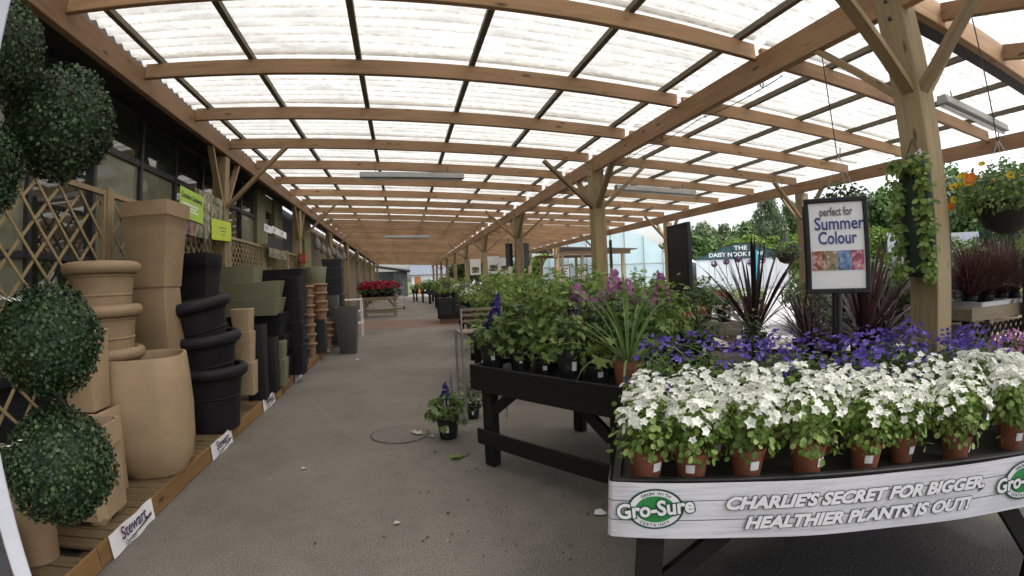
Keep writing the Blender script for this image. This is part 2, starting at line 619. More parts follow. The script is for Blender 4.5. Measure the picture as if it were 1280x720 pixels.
def sheet_mat():
    """weathered clear corrugated sheet: dirt lies in the valleys, algae in blotches"""
    m, nt, b = mat_new('corrugated_plastic')
    tc = N(nt, "TexCoord")
    oi = N(nt, "ObjectInfo")
    sc = N(nt, "VectorMath", operation='SCALE')
    cb = N(nt, "CombineXYZ")
    for i in range(3): nt.links.new(oi.outputs['Random'], cb.inputs[i])
    nt.links.new(cb.outputs[0], sc.inputs[0])
    sc.inputs['Scale'].default_value = 23.0
    ad = N(nt, "VectorMath", operation='ADD')
    nt.links.new(tc.outputs['Object'], ad.inputs[0])
    nt.links.new(sc.outputs[0], ad.inputs[1])
    mp = N(nt, "Mapping")
    mp.inputs['Scale'].default_value = (.8, 3.0, 1)
    nt.links.new(ad.outputs[0], mp.inputs[0])
    n = noise(nt, mp.outputs[0], 2.0, 6, .7)
    n2 = noise(nt, ad.outputs[0], 14.0, 4, .7)
    sp = N(nt, "SeparateXYZ")
    nt.links.new(tc.outputs['Object'], sp.inputs[0])
    mu = N(nt, "Math", operation='MULTIPLY')
    nt.links.new(sp.outputs[1], mu.inputs[0])
    mu.inputs[1].default_value = 2 * math.pi / .146
    sn = N(nt, "Math", operation='SINE')
    nt.links.new(mu.outputs[0], sn.inputs[0])
    val = ramp(nt, sn.outputs[0], [(0, (0, 0, 0)), (1, (1, 1, 1))])
    mr = N(nt, "MapRange")
    mr.inputs[1].default_value = -.3
    mr.inputs[2].default_value = -.95
    nt.links.new(sn.outputs[0], mr.inputs[0])
    dv = N(nt, "Math", operation='MULTIPLY')
    nt.links.new(mr.outputs[0], dv.inputs[0])
    nn = N(nt, "MapRange")
    nn.inputs[1].default_value = .35
    nn.inputs[2].default_value = .62
    nn.inputs[3].default_value = .25
    nn.inputs[4].default_value = 1.0
    nt.links.new(n2, nn.inputs[0])
    nt.links.new(nn.outputs[0], dv.inputs[1])
    base = ramp(nt, n, [(.33, (.42, .41, .385)), (.5, (.60, .59, .57)), (.68, (.74, .73, .71))])
    tint = ramp(nt, oi.outputs['Random'], [(0, (.86, .84, .8)), (1, (1.0, 1.0, 1.0))])
    base = mixc(nt, 1.0, base, tint, 'MULTIPLY')
    d = mixc(nt, dv.outputs[0], base, (.27, .25, .215))
    t = N(nt, "BsdfTranslucent")
    nt.links.new(d, t.inputs[0])
    tr = N(nt, "BsdfTransparent")
    tr.inputs[0].default_value = (.9, .88, .83, 1)
    mx = N(nt, "MixShader")
    mx.inputs[0].default_value = .14
    nt.links.new(t.outputs[0], mx.inputs[1])
    nt.links.new(tr.outputs[0], mx.inputs[2])
    nt.links.new(d, b.inputs['Base Color'])
    b.inputs['Roughness'].default_value = .3
    mx2 = N(nt, "MixShader")
    mx2.inputs[0].default_value = .1
    nt.links.new(mx.outputs[0], mx2.inputs[1])
    nt.links.new(b.outputs[0], mx2.inputs[2])
    nt.links.new(mx2.outputs[0], nt.nodes["Material Output"].inputs[0])
    return m


M['sheet'] = sheet_mat()


M['upright'] = plain('grey_white_enamel', (.34, .35, .39), .45, .1, 6)
M['blind'] = plain('olive_grey_glazing', (.2, .205, .145), .12, .3, 2.0, 0)
M['dirtysheet'] = plain('mossy_sheet_end', (.33, .30, .23), .7, .3, 9, .2)
M['litter'] = leafy('leaf_crumbs', [(0, (.03, .025, .015)), (.6, (.12, .1, .06)), (.85, (.25, .24, .16)), (1, (.5, .48, .4))], .8, .1)


def glass_mat():
    m, nt, b = mat_new('dark_glazing')
    b.inputs['Base Color'].default_value = (.03, .034, .028, 1)
    b.inputs['Roughness'].default_value = .03
    b.inputs['IOR'].default_value = 2.1
    b.inputs['Specular IOR Level'].default_value = .6
    bump(nt, b, noise(nt, coords(nt), 1.2, 2), .02, .05)
    return m


M['glass'] = glass_mat()


def tunnel_mat():
    m, nt, b = mat_new('pale_cyan_film')
    b.inputs['Base Color'].default_value = (.5, .78, .8, 1)
    b.inputs['Roughness'].default_value = .4
    n = noise(nt, coords(nt), .6, 3)
    nt.links.new(ramp(nt, n, [(.3, (.56, .76, .78)), (.7, (.7, .84, .85))]), b.inputs['Base Color'])
    return m


M['film'] = tunnel_mat()


def banner_mat():
    """printed board: white-washed planks with dark joints (printed design)"""
    m, nt, b = mat_new('printed_white_planks')
    v = coords(nt, (1.2, 1, 30))
    n = noise(nt, v, 3.0, 6, .7, .4)
    c = ramp(nt, n, [(.28, (.42, .41, .44)), (.5, (.66, .65, .69)), (.75, (.76, .75, .78))])
    tc = N(nt, "TexCoord")
    sp = N(nt, "SeparateXYZ")
    nt.links.new(tc.outputs['Object'], sp.inputs[0])
    for z in (.068, .142):
        a = N(nt, "Math", operation='SUBTRACT')
        nt.links.new(sp.outputs[2], a.inputs[0])
        a.inputs[1].default_value = z
        ab = N(nt, "Math", operation='ABSOLUTE')
        nt.links.new(a.outputs[0], ab.inputs[0])
        lt = N(nt, "Math", operation='LESS_THAN')
        nt.links.new(ab.outputs[0], lt.inputs[0])
        lt.inputs[1].default_value = .0016
        c = mixc(nt, lt.outputs[0], c, (.05, .05, .055))
    nt.links.new(c, b.inputs['Base Color'])
    b.inputs['Roughness'].default_value = .45
    return m


M['banner'] = banner_mat()


def photo_mat(name, stops, scale=28):
    """a printed photograph of plants: blotches of colour"""
    m, nt, b = mat_new(name)
    v = coords(nt)
    vo = N(nt, "TexVoronoi")
    vo.inputs['Scale'].default_value = scale
    nt.links.new(v, vo.inputs['Vector'])
    sx = N(nt, "SeparateXYZ")
    nt.links.new(vo.outputs['Color'], sx.inputs[0])
    nt.links.new(ramp(nt, sx.outputs[0], stops), b.inputs['Base Color'])
    b.inputs['Roughness'].default_value = .5
    return m


M['ph_orange'] = photo_mat('printed_orange_flowers', [(0, (.1, .06, .04)), (.4, (.35, .1, .06)), (.7, (.5, .25, .2)), (1, (.55, .4, .38))], 60)
M['ph_cream'] = photo_mat('printed_cream_flowers', [(0, (.1, .12, .05)), (.4, (.3, .22, .14)), (.8, (.5, .36, .3)), (1, (.6, .5, .42))], 60)
M['ph_blue'] = photo_mat('printed_blue_flowers', [(0, (.06, .12, .16)), (.4, (.12, .2, .4)), (.8, (.22, .3, .55)), (1, (.3, .45, .55))], 60)
M['ph_pink'] = photo_mat('printed_pink_flowers', [(0, (.12, .04, .06)), (.4, (.45, .1, .16)), (.8, (.6, .3, .35)), (1, (.65, .5, .5))], 60)
M['ph_grey'] = photo_mat('printed_plants', [(0, (.05, .06, .03)), (.4, (.18, .18, .1)), (.75, (.3, .28, .2)), (1, (.5, .46, .38))], 16)
M['ph_red'] = photo_mat('printed_red_plants', [(0, (.08, .05, .05)), (.5, (.25, .12, .11)), (1, (.42, .3, .24))], 16)


def text(name, body, size, mat, parent, loc, rz=0.0, offset=0.0, shear=0.0, sx=1.0, align='LEFT', ext=.0004, roll=0.0, word=1.0, fit=None):
    """lettering standing in the local XZ plane, read from -Y"""
    cu = bpy.data.curves.new(name, 'FONT')
    cu.body = body
    cu.size = size
    cu.offset = offset
    cu.shear = shear
    cu.extrude = ext
    cu.align_x = align
    cu.space_character = word
    cu.resolution_u = 3
    tmp = bpy.data.objects.new(name, cu)
    me = bpy.data.meshes.new_from_object(tmp)
    bpy.data.objects.remove(tmp)
    bpy.data.curves.remove(cu)
    me.name = name
    me.materials.clear()
    me.materials.append(mat)
    if fit:
        xs = [v.co.x for v in me.vertices]
        sx = fit / max(1e-4, max(xs) - min(xs))
    text.sx = sx
    o = bpy.data.objects.new(name, me)
    col.objects.link(o)
    o.matrix_local = Matrix.Translation(loc) @ Matrix.Rotation(rz, 4, 'Z') @ Matrix.Rotation(R(90), 4, 'X') @ Matrix.Rotation(roll, 4, 'Z') @ Matrix.Scale(sx, 4, (1, 0, 0))
    if parent: o.parent = parent
    return o
# ------------------------------------------------------------------ ground
def sheet(name, x0, y0, x1, y1, z, mat, nx=1, ny=1):
    b = MB()
    vs = [(x0 + (x1 - x0) * i / nx, y0 + (y1 - y0) * j / ny, z) for j in range(ny + 1) for i in range(nx + 1)]
    fs = [(j * (nx + 1) + i, j * (nx + 1) + i + 1, (j + 1) * (nx + 1) + i + 1, (j + 1) * (nx + 1) + i) for j in range(ny) for i in range(nx)]
    return tag(b.add(vs, fs).obj(name, mat), kind='structure')


def damp_shade(m):
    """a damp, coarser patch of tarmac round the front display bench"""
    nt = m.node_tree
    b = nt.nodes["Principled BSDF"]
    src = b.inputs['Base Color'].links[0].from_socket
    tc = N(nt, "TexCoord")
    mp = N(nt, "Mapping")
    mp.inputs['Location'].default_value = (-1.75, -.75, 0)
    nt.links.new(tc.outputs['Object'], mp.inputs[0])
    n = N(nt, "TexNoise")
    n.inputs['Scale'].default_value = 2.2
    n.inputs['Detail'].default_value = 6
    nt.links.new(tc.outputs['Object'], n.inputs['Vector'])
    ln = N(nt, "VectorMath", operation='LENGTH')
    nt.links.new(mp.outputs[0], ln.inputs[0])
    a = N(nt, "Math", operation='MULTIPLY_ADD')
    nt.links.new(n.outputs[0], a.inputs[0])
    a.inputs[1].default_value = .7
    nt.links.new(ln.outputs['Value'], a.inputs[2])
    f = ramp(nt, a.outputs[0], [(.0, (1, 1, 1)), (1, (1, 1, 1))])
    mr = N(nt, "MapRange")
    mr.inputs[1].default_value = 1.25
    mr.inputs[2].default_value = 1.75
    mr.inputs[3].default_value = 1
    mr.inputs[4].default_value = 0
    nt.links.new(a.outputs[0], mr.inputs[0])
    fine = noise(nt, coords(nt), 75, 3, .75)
    d = ramp(nt, fine, [(.34, (.02, .019, .02)), (.55, (.05, .046, .046)), (.72, (.11, .105, .105))])  # dark tones stand for wet grit and for painted shade under the bench
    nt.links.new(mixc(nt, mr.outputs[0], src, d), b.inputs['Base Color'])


damp_shade(M['asphalt'])
sheet('ground', -300, -300, 300, 300, -.012, M['earth'])
sheet('pavement', 7.0, -12, 60, 60, -.006, M['paving'])
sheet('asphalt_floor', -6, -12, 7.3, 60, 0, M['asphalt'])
sheet('brick_path', -2.3, 15.2, 5.5, 18.6, .004, M['brick'])
# far low hill
hb = MB()
rng = np.random.default_rng(3)
nx = 40
vs = []
for j in range(6):
    for i in range(nx + 1):
        a = R(-25 + 120 * i / nx)
        r = 105 + 22 * j
        z = (0, 3.0, 6.0, 8.0, 9.5, 9.5)[j] * (1 + .35 * math.sin(i * .7) + .2 * math.sin(i * 1.9)) * (.25 if a < R(12) else 1)
        vs.append((r * math.sin(a), r * math.cos(a), z - .05))
hb.add(vs, [(j * (nx + 1) + i, (j + 1) * (nx + 1) + i, (j + 1) * (nx + 1) + i + 1, j * (nx + 1) + i + 1) for j in range(5) for i in range(nx)])
tag(hb.obj('hill', M['earth'], smooth=60), kind='structure')

# ------------------------------------------------------------------ canopy
YR = [2.907 + 1.2577 * n for n in range(-2, 37)]
YEND = YR[-1] + .3
Y0 = YR[0] - .2


def zl(x): return 3.40 - .0515 * (x + 2.46)


def zr(x): return 3.105 - .033 * (x - 3.07)


canopy = thing('canopy', 'long timber canopy roofed with clear corrugated sheets over the walkway', 'canopy', (0, 0, 0))
b = MB()
b.beam((0, 0, .0725), (5.24, 0, .0725 - .0515 * 5.24), .05, .145)
mL = b.mesh('rafter', M['rafter'])
b = MB()
b.beam((0, 0, .0725), (4.24, 0, .0725 - .033 * 4.24), .05, .145)
mR = b.mesh('rafter', M['rafter'])
for y in YR:
    bevel(inst('rafter', mL, canopy, (-2.452, y, zl(-2.452))), .004)
    if y > 1.7:
        bevel(inst('rafter', mR, canopy, (2.862, y, zr(2.862))), .004)
YC = (Y0 + YEND) / 2
for (x0, x1, z0, z1, ya) in ((-2.53, -2.455, 3.278, 3.50, Y0), (2.79, 2.86, 2.95, 3.165, Y0), (7.10, 7.17, 2.825, 3.02, 1.5)):
    ln = YEND - ya
    MB().box((0, 0, 0), (x1 - x0, ln, z1 - z0)).obj('wall_plate', M['plate'], canopy, ((x0 + x1) / 2, (ya + YEND) / 2, (z0 + z1) / 2), bev=.005)
for x in (-2.3, -1.39, -.39, .65, 1.64, 2.64):
    MB().box((0, 0, 0), (.05, YEND - Y0, .05)).obj('purlin', M['purlin'], canopy, (x, YC, zl(x) + .145 + .027))
for x in (3.1, 3.75, 4.62, 5.6, 6.55):
    MB().box((0, 0, 0), (.05, YEND - 1.8, .05)).obj('purlin', M['purlin'], canopy, (x, (YEND + 1.8) / 2, zr(x) + .145 + .027))


def wave_sheet(L, W, slope, wl=.146, amp=.02, seg=6, nx=6):
    nw = int(W / wl * seg)
    vs, fs = [], []
    for i in range(nx + 1):
        x = L * i / nx
        for j in range(nw + 1):
            y = W * j / nw - W / 2
            vs.append((x, y, slope * x + amp * math.sin(2 * math.pi * y / wl) + .004 * math.sin(i * 2.1 + j * .05)))
    for i in range(nx):
        for j in range(nw):
            fs.append((i * (nw + 1) + j, (i + 1) * (nw + 1) + j, (i + 1) * (nw + 1) + j + 1, i * (nw + 1) + j + 1))
    return MB().add(vs, fs).mesh('roof_sheet', M['sheet'], 80)


sL = wave_sheet(5.42, 1.33, -.0515)
sR = wave_sheet(4.45, 1.33, -.033)
for k, y in enumerate(YR[:-1]):
    yc = y + .629
    inst('roof_sheet', sL, canopy, (-2.58, yc, zl(-2.58) + .145 + .075 + .004 * (k % 2)))
    if y > 1.55:
        inst('roof_sheet', sR, canopy, (2.93, yc, zr(2.93) + .145 + .075 + .004 * (k % 2)))

sE = wave_sheet(.40, 1.33, .05, nx=2)
sE.materials.clear()
sE.materials.append(M['dirtysheet'])
for k, y in enumerate(YR[:-22]):
    if y > 1.55: inst('sheet_end', sE, canopy, (2.99, y + .629, zr(2.99) + .15))
# posts and braces
pb = MB()
pb.span((-.095, -.095, 0), (.03, .095, 1)).span((.034, -.087, 0), (.095, .087, 1))


def post(x, y, zt):
    o = pb2(zt)
    o = inst('post', o, canopy, (x, y, 0))
    bevel(o, .006)


_pm = {}


def pb2(zt):
    if zt not in _pm:
        q = MB()
        q.span((-.095, -.095, 0), (.03, .095, zt)).span((.034, -.087, 0), (.095, .083, zt - .004))
        _pm[zt] = q.mesh('post', M['post'])
    return _pm[zt]


def brace(p0, p1, w=.045, h=.085):
    p0, p1 = Vector(p0), Vector(p1)
    L = (p1 - p0).length
    q = MB().beam((0, 0, 0), (0, 0, L), w, h, up=(1, 0, 0))
    o = q.obj('brace', M['brace'], canopy, p0, bev=.003)
    o.rotation_euler = (p1 - p0).to_track_quat('Z', 'Y').to_euler()


for k in range(10):
    y = 1.6 + 5.035 * k
    post(2.87, y, 3.13)
    post(-2.565, y, 3.27)
    if k < 3:
        for (bx, by, bz) in ((2.77, y + .03, 2.9), (2.77, y - .04, 3.02), (-2.45, y, 3.38), (2.77, y + .0, 2.46)):
            MB().loft([(.014, -.004), (.014, .002), (.009, .006)], circ(12), cap1=True).obj('bolt', M['darksteel'], canopy, (bx, y if bx > 0 else by, bz), rot=(0, R(-90 if bx > 0 else 90), 0))
    if k: post(7.18, y, 2.82)
    if k < 8:
        for s in (-1, 1):
            brace((2.84, y + s * .08, 2.42), (2.84, y + s * .72, 3.0))
            brace((2.87 + s * .08, y - .02, 2.42), (2.87 + s * .82, y - .02, 3.12 if s < 0 else 3.08))
            brace((-2.52, y + s * .08, 2.56), (-2.52, y + s * .55, 3.29))
            if k: brace((7.16, y + s * .08, 2.3), (7.16, y + s * .55, 2.85))
        brace((-2.46, y, 2.56), (-1.62, y, 3.36))
        if k: brace((7.08, y - .02, 2.35), (6.45, y - .02, 2.98))
# cross beam on the first post line with a lean-to roof running down from it
MB().beam((0, 0, 0), (4.3, 0, -.145), .07, .2).obj('tie_beam', M['rafter'], canopy, (2.97, 1.62, 3.155), bev=.005)
MB().beam((0, 0, 0), (4.1, 0, -.14), .13, .1).obj('gutter', M['soffit'], canopy, (3.05, 1.80, 3.20))
for x in (3.5, 4.55, 5.6):
    MB().beam((0, 0, 0), (0, -2.6, -.62), .05, .13).obj('rafter', M['plate'], canopy, (x, 1.58, 3.17 - .034 * (x - 3)), bev=.004)
for yy in (.9, .0, -.8):
    MB().box((0, 0, 0), (4.0, .05, .05)).obj('purlin', M['purlin'], canopy, (4.9, yy, 3.18 - (1.58 - yy) * .238 + .03))
vs, fs = [], []
for i in range(5):
    for j in range(180):
        vs.append((3.0 + 4.2 * j / 179, 1.5 - 2.6 * i / 4, 3.27 - .62 * i / 4 - .034 * 4.2 * j / 179 + .018 * math.sin(j * .9)))
for i in range(4):
    for j in range(179):
        fs.append((i * 180 + j, i * 180 + j + 1, (i + 1) * 180 + j + 1, (i + 1) * 180 + j))
MB().add(vs, fs).obj('roof_sheet', M['sheet'], canopy, smooth=80)

# strip lights hung under the rafters
lm = MB()
lm.poly([(0, -.07, 0), (0, .07, 0), (0, .05, .085), (0, -.05, .085)], (1, 0, 0), 1.66)
lm2 = MB().tube([(.03, 0, -.022), (1.63, 0, -.022)], .018, 8)
lm3 = MB().tube([(0, 0, .085), (0, 0, .2)], .006, 6)
lights = [((-.66, 7.6, 3.10), 0, .03, 'grey strip light under the rafters above the walkway'),
          ((3.66, 7.6, 2.90), 0, .03, 'far grey strip light above the right hand benches'),
          ((5.16, 2.55, 3.05), 0, .035, 'near grey strip light beside the big leaning post and hook'),
          ((-.66, 17.7, 3.10), 0, .03, 'distant grey strip light deep along the walkway roof')]
pm, pm2, pm3 = lm.mesh('casing', M['galv']), lm2.mesh('tube', M['white'], 40), lm3.mesh('hanger', M['darksteel'])
for p, rz, tl, lab in lights:
    t = thing('strip_light', lab, 'light', p, rz, 'strip lights under the canopy')
    t.rotation_euler = (0, tl, 0)
    inst('casing', pm, t)
    inst('tube', pm2, t)
    for x in (.25, 1.4): inst('hanger', pm3, t, (x, 0, 0))

# ------------------------------------------------------------------ shop building on the left
shop = thing('shop_building', 'dark glazed shop wall behind the trellis and plant pots', 'building', (-3.0, 0, 0))
w = MB()
w.span((-.25, -6, 0), (-.05, 9.62, .8))
w.span((-.25, -6, 3.42), (-.05, 9.62, 4.1))
w.span((-.35, -6, .8), (-.30, 9.62, 3.42))
w.obj('wall', M['darkwall'], shop)
MB().span((0.0, -6, 3.445), (.46, 49, 3.485)).obj('soffit', M['soffit'], shop)
MB().span((.36, -6, 3.36), (.455, 49, 3.44)).obj('gutter', M['soffit'], shop)
fm = MB()
fm.span((-.06, 0, .8), (.03, .055, 3.44)).span((-.06, .055, 2.82), (.02, .93, 2.885)).span((-.06, .055, 3.38), (.02, .93, 3.44)).span((-.06, .055, .8), (.02, .93, .87)).span((-.06, .055, 1.72), (.02, .93, 1.775))
fme = fm.mesh('window', M['darkframe'])
gm = MB()
gm.span((-.03, .056, 2.885), (-.018, .929, 3.38))
gme = gm.mesh('pane', M['glass'])
gm = MB()
for z0, z1 in ((.87, 1.72), (1.775, 2.82)): gm.span((-.03, .056, z0), (-.018, .929, z1))
gml, gmd = gm.mesh('pane', M['blind']), gm.mesh('pane', M['glass'])
for k in range(13):
    y = 5.12 + .9 * (k - 8)
    f = inst('window', fme, shop, (0, y, 0), sc=(1, .9 / .93, 1))
    inst('pane', gme, f, rot=(0, 0, R(random.Random(k).uniform(-.25, .25))))
    inst('pane', gml if k not in (6, 9, 11) else gmd, f, rot=(0, 0, R(random.Random(k + 50).uniform(-.25, .25))))
for p0, p1 in (((-.2, 9.64, 0), (.06, 10.25, 3.44)), ((-.2, 11.0, 0), (.06, 11.75, 3.44)), ((-.2, 10.255, 0), (0, 10.995, 1.9)), ((-.2, 10.255, 3.1), (0, 10.995, 3.44)), ((-.2, 14.2, 0), (.1, 15.2, 3.44))):
    MB().span(p0, p1).obj('painted_pier', M['olivepaint'], shop)
f = MB().span((-.1, 10.25, 1.9), (-.06, 11.0, 3.1)).obj('window', M['glass'], shop)
MB().span((-.058, 10.4, 2.3), (-.05, 10.85, 2.95)).obj('notice', M['ph_grey'], f)
d = MB().span((-.25, 11.75, 0), (-.1, 14.2, 3.44)).obj('doorway', M['darkwall'], shop)
w3 = MB()
w3.span((-.25, 15.2, 0), (-.1, 50, 3.44))
w3.obj('timber_wall', M['greywood'], shop)

# ------------------------------------------------------------------ trellis fence
def trellis(y0, y1, z0, z1, pitch, mat, label, sw=.022):
    t = thing('trellis_panel', label, 'trellis', (-2.6, y0, 0), 0, 'trellis panels in front of the shop windows')
    L = y1 - y0
    f = MB()
    f.span((-.02, 0, z1 - .04), (.03, L, z1)).span((-.02, 0, z0), (.03, L, z0 + .04))
    f.span((-.02, 0, z0 + .04), (.03, .04, z1 - .04)).span((-.02, L - .04, z0 + .04), (.03, L - .002, z1 - .04))
    f.obj('frame', mat, t)
    p = MB().span((-.035, -.075, .12), (.04, -.004, z1 + .03)).obj('post', mat, t)
    s = MB()
    H = z1 - z0
    for q, sg in ((0, 1), (1, -1)):
        k = -int(H / pitch) - 1
        while k * pitch < L:
            a = k * pitch
            # diagonal y = a + t, z = t (or mirrored), clipped to the frame
            t0, t1 = max(0, -a), min(H, L - a)
            if t1 - t0 > .05:
                if sg > 0:
                    P, Q = (0, a + t0, z0 + t0), (0, a + t1, z0 + t1)
                else:
                    P, Q = (0, a + t0, z1 - t0), (0, a + t1, z1 - t1)
                dx = .004 if q else -.008
                s.beam((dx, P[1], P[2]), (dx, Q[1], Q[2]), .009, sw, up=(0, -(Q[2] - P[2]), Q[1] - P[1]))
            k += 1
    s.obj('lattice', mat, t)
    return t


TL = ['trellis panel at the left edge behind the hanging box balls', 'wide mesh trellis panel behind the nearest box balls', 'wide mesh trellis panel behind the round tan pot stack', 'trellis panel behind the tall square tan planters',
      'trellis panel under the two green posters', 'trellis panel behind the black rectangular planter', 'close mesh trellis panel under the small white cards', 'last close mesh trellis panel before the red box']
ys = [-1.6, .23, 2.06, 3.9, 5.2, 7.0, 8.85, 10.7]
for k, y in enumerate(ys):
    y1 = ys[k + 1] if k < 7 else 12.6
    trellis(y + .04, y1 - .04, .25, 2.29 if k < 5 else 2.2, .27 if k < 4 else .155, M['trellis'] if k < 4 else M['trellis_pale'], TL[k])

# ------------------------------------------------------------------ low timber decks with name plates
def timber_deck(y0, y1, label):
    t = thing('timber_deck', label, 'deck', (-1.73, y0, 0), 0, 'low timber decks under the pots')
    L = y1 - y0
    s = MB()
    y = .004
    i = 0
    rr = random.Random(int(y0 * 10))
    while y < L - .1:
        s.box((-.45, y + .045, .118 + rr.uniform(-.002, .002)), (.86, .088, .022))
        y += .103
    s.obj('slats', M['deck'], t, bev=.003)
    MB().span((-.018, 0, .004), (0, L - .006, .13)).obj('fascia_board', M['fascia'], t, bev=.004)
    k = MB()
    for x in (-.85, -.45, -.06): k.span((x - .03, .01, .003), (x + .03, L - .01, .105))
    k.obj('bearer', M['brownstain'], t)


for (a, c, l) in ((.3, 2.15, 'low slatted timber deck at the left bottom corner'), (2.15, 4.3, 'low slatted timber deck under the big rounded tan pot'),
                  (4.3, 6.4, 'low slatted timber deck under the tall black square planters'), (6.4, 8.7, 'low slatted timber deck under the black planter column'),
                  (8.7, 11.1, 'farthest low slatted timber deck under the terracotta pots')):
    timber_deck(a, c, l)


def name_plate(y, label, w=.52, h=.14, tilt=0.0):
    t = thing('name_plate', label, 'sign', (-1.722, y, .004), R(90), 'white maker name plates along the deck edge')
    t.rotation_euler = (R(tilt), 0, R(90))
    v = []
    n = 10
    for i in range(n + 1):
        x = w * i / n
        for z in (0, h):
            v.append((x, -.004 - .004 * math.sin(i * 1.3), z + .003 * math.sin(i * .9)))
    fs = [(2 * i, 2 * i + 2, 2 * i + 3, 2 * i + 1) for i in range(n)]
    MB().add(v, fs).obj('card', M['paper'], t, smooth=60)
    text('lettering', 'Stewart', .105, M['purpleink'], t, (w * .22, -.012, h * .42), offset=.0015, sx=.92)
    text('lettering', 'Garden', .045, M['greyink'], t, (w * .26, -.012, h * .10))
    s = MB()
    pts = [(w * (.3 + .62 * i / 12), -.0125, h * (.22 + .22 * (i / 12) ** 2)) for i in range(13)]
    vs = []
    for i, p in enumerate(pts):
        q = .0012 + .008 * (i / 12)
        vs += [(p[0], p[1], p[2] - q), (p[0], p[1], p[2] + q)]
    s.add(vs, [(2 * i, 2 * i + 2, 2 * i + 3, 2 * i + 1) for i in range(12)])
    s.obj('swoosh', M['ink'], t)


name_plate(2.25, 'nearest white name plate on the deck edge reading Stewart')
name_plate(3.84, 'white name plate on the deck edge below the black round pots')
name_plate(5.45, 'white name plate on the deck edge below the black square planter')
name_plate(7.15, 'white name plate on the deck edge below the black planter column', .5)
name_plate(10.3, 'small far white name plate behind the grey floor planter', .4)
# ------------------------------------------------------------------ posters and cards on the trellis
def card(name, y0, y1, z0, z1, mat, label, cat, x=-2.44, rx=0.0, grp=None):
    t = thing(name, label, cat, (x, y0, z0), R(90), grp)
    t.rotation_euler = (0, rx, R(90))
    MB().span((0, -.002, 0), (y1 - y0, .004, z1 - z0)).obj('board', mat, t)
    return t


t = card('green_poster', 5.06, 5.72, 2.23, 2.56, M['lime'], 'large green poster with dark heading above the trellis', 'poster', rx=.03)
text('lettering', 'Container Gardening', .085, M['ink'], t, (.03, -.005, .22), offset=.001, sx=.78)
for i in range(3):
    MB().span((.06, -.004, .15 - i * .035), (.5 - .05 * (i % 2), -.0021, .168 - i * .035)).obj('printed_line', M['folgrey'] if 0 else M['paper'], t)
t = card('green_poster', 5.98, 6.70, 2.055, 2.32, M['limeyellow'], 'yellow green poster hung on the trellis under the brace', 'poster', x=-2.43, rx=-.04)
for i in range(3):
    MB().span((.26 + .04 * i, -.004, .16 - i * .045), (.52 - .03 * i, -.0021, .172 - i * .045)).obj('printed_line', M['folgrey'] if 0 else M['greyink'], t)
card('photo_panel', 5.08, 5.5, 2.05, 2.36, M['ph_red'], 'printed photo panel of potted red plants under the green poster', 'poster', x=-2.455)
card('photo_panel', 5.51, 5.98, 2.05, 2.62, M['ph_grey'], 'tall printed photo panel of plants between the green posters', 'poster', x=-2.457)
card('photo_panel', 6.0, 6.42, 2.3, 2.62, M['ph_grey'], 'printed photo panel just above the yellow green poster', 'poster', x=-2.458)
for k, (a, c, z, l) in enumerate(((8.42, 8.9, 2.42, 'first white card on the trellis top, nearest of three'), (8.93, 9.5, 2.44, 'middle white card of three on the trellis top'), (9.52, 10.05, 2.43, 'farthest white card of three on the trellis top'))):
    t = card('white_card', a, c, z, z + .13, M['paper'], l, 'sign', rx=.02, grp='white cards on the trellis top')
    for i in range(3): MB().span((.06, -.004, .09 - i * .03), (.3 - .05 * i, -.0021, .1 - i * .03)).obj('printed_line', M['greyink'], t)
card('dark_poster', 8.7, 9.75, 2.16, 2.36, M['bluegrey'], 'dark wide poster under the white cards on the trellis', 'poster')
card('photo_panel', 8.7, 10.0, 1.98, 2.15, M['ph_grey'], 'wide pale photo strip under the dark poster', 'poster')
t = thing('red_box', 'small red box fixed to the far left canopy post', 'box', (-2.45, 11.6, 2.0), 0)
MB().span((-.04, -.16, 0), (.12, .16, .17)).obj('body', M['redpaint'], t, bev=.008)
MB().span((-.045, -.165, .172), (.125, .165, .2)).obj('lid', M['redpaint'], t, bev=.004)

# ------------------------------------------------------------------ plant pots on the decks
RQ, RR, CI = rsq(.07, 2), rsq(.42, 6), circ(40)


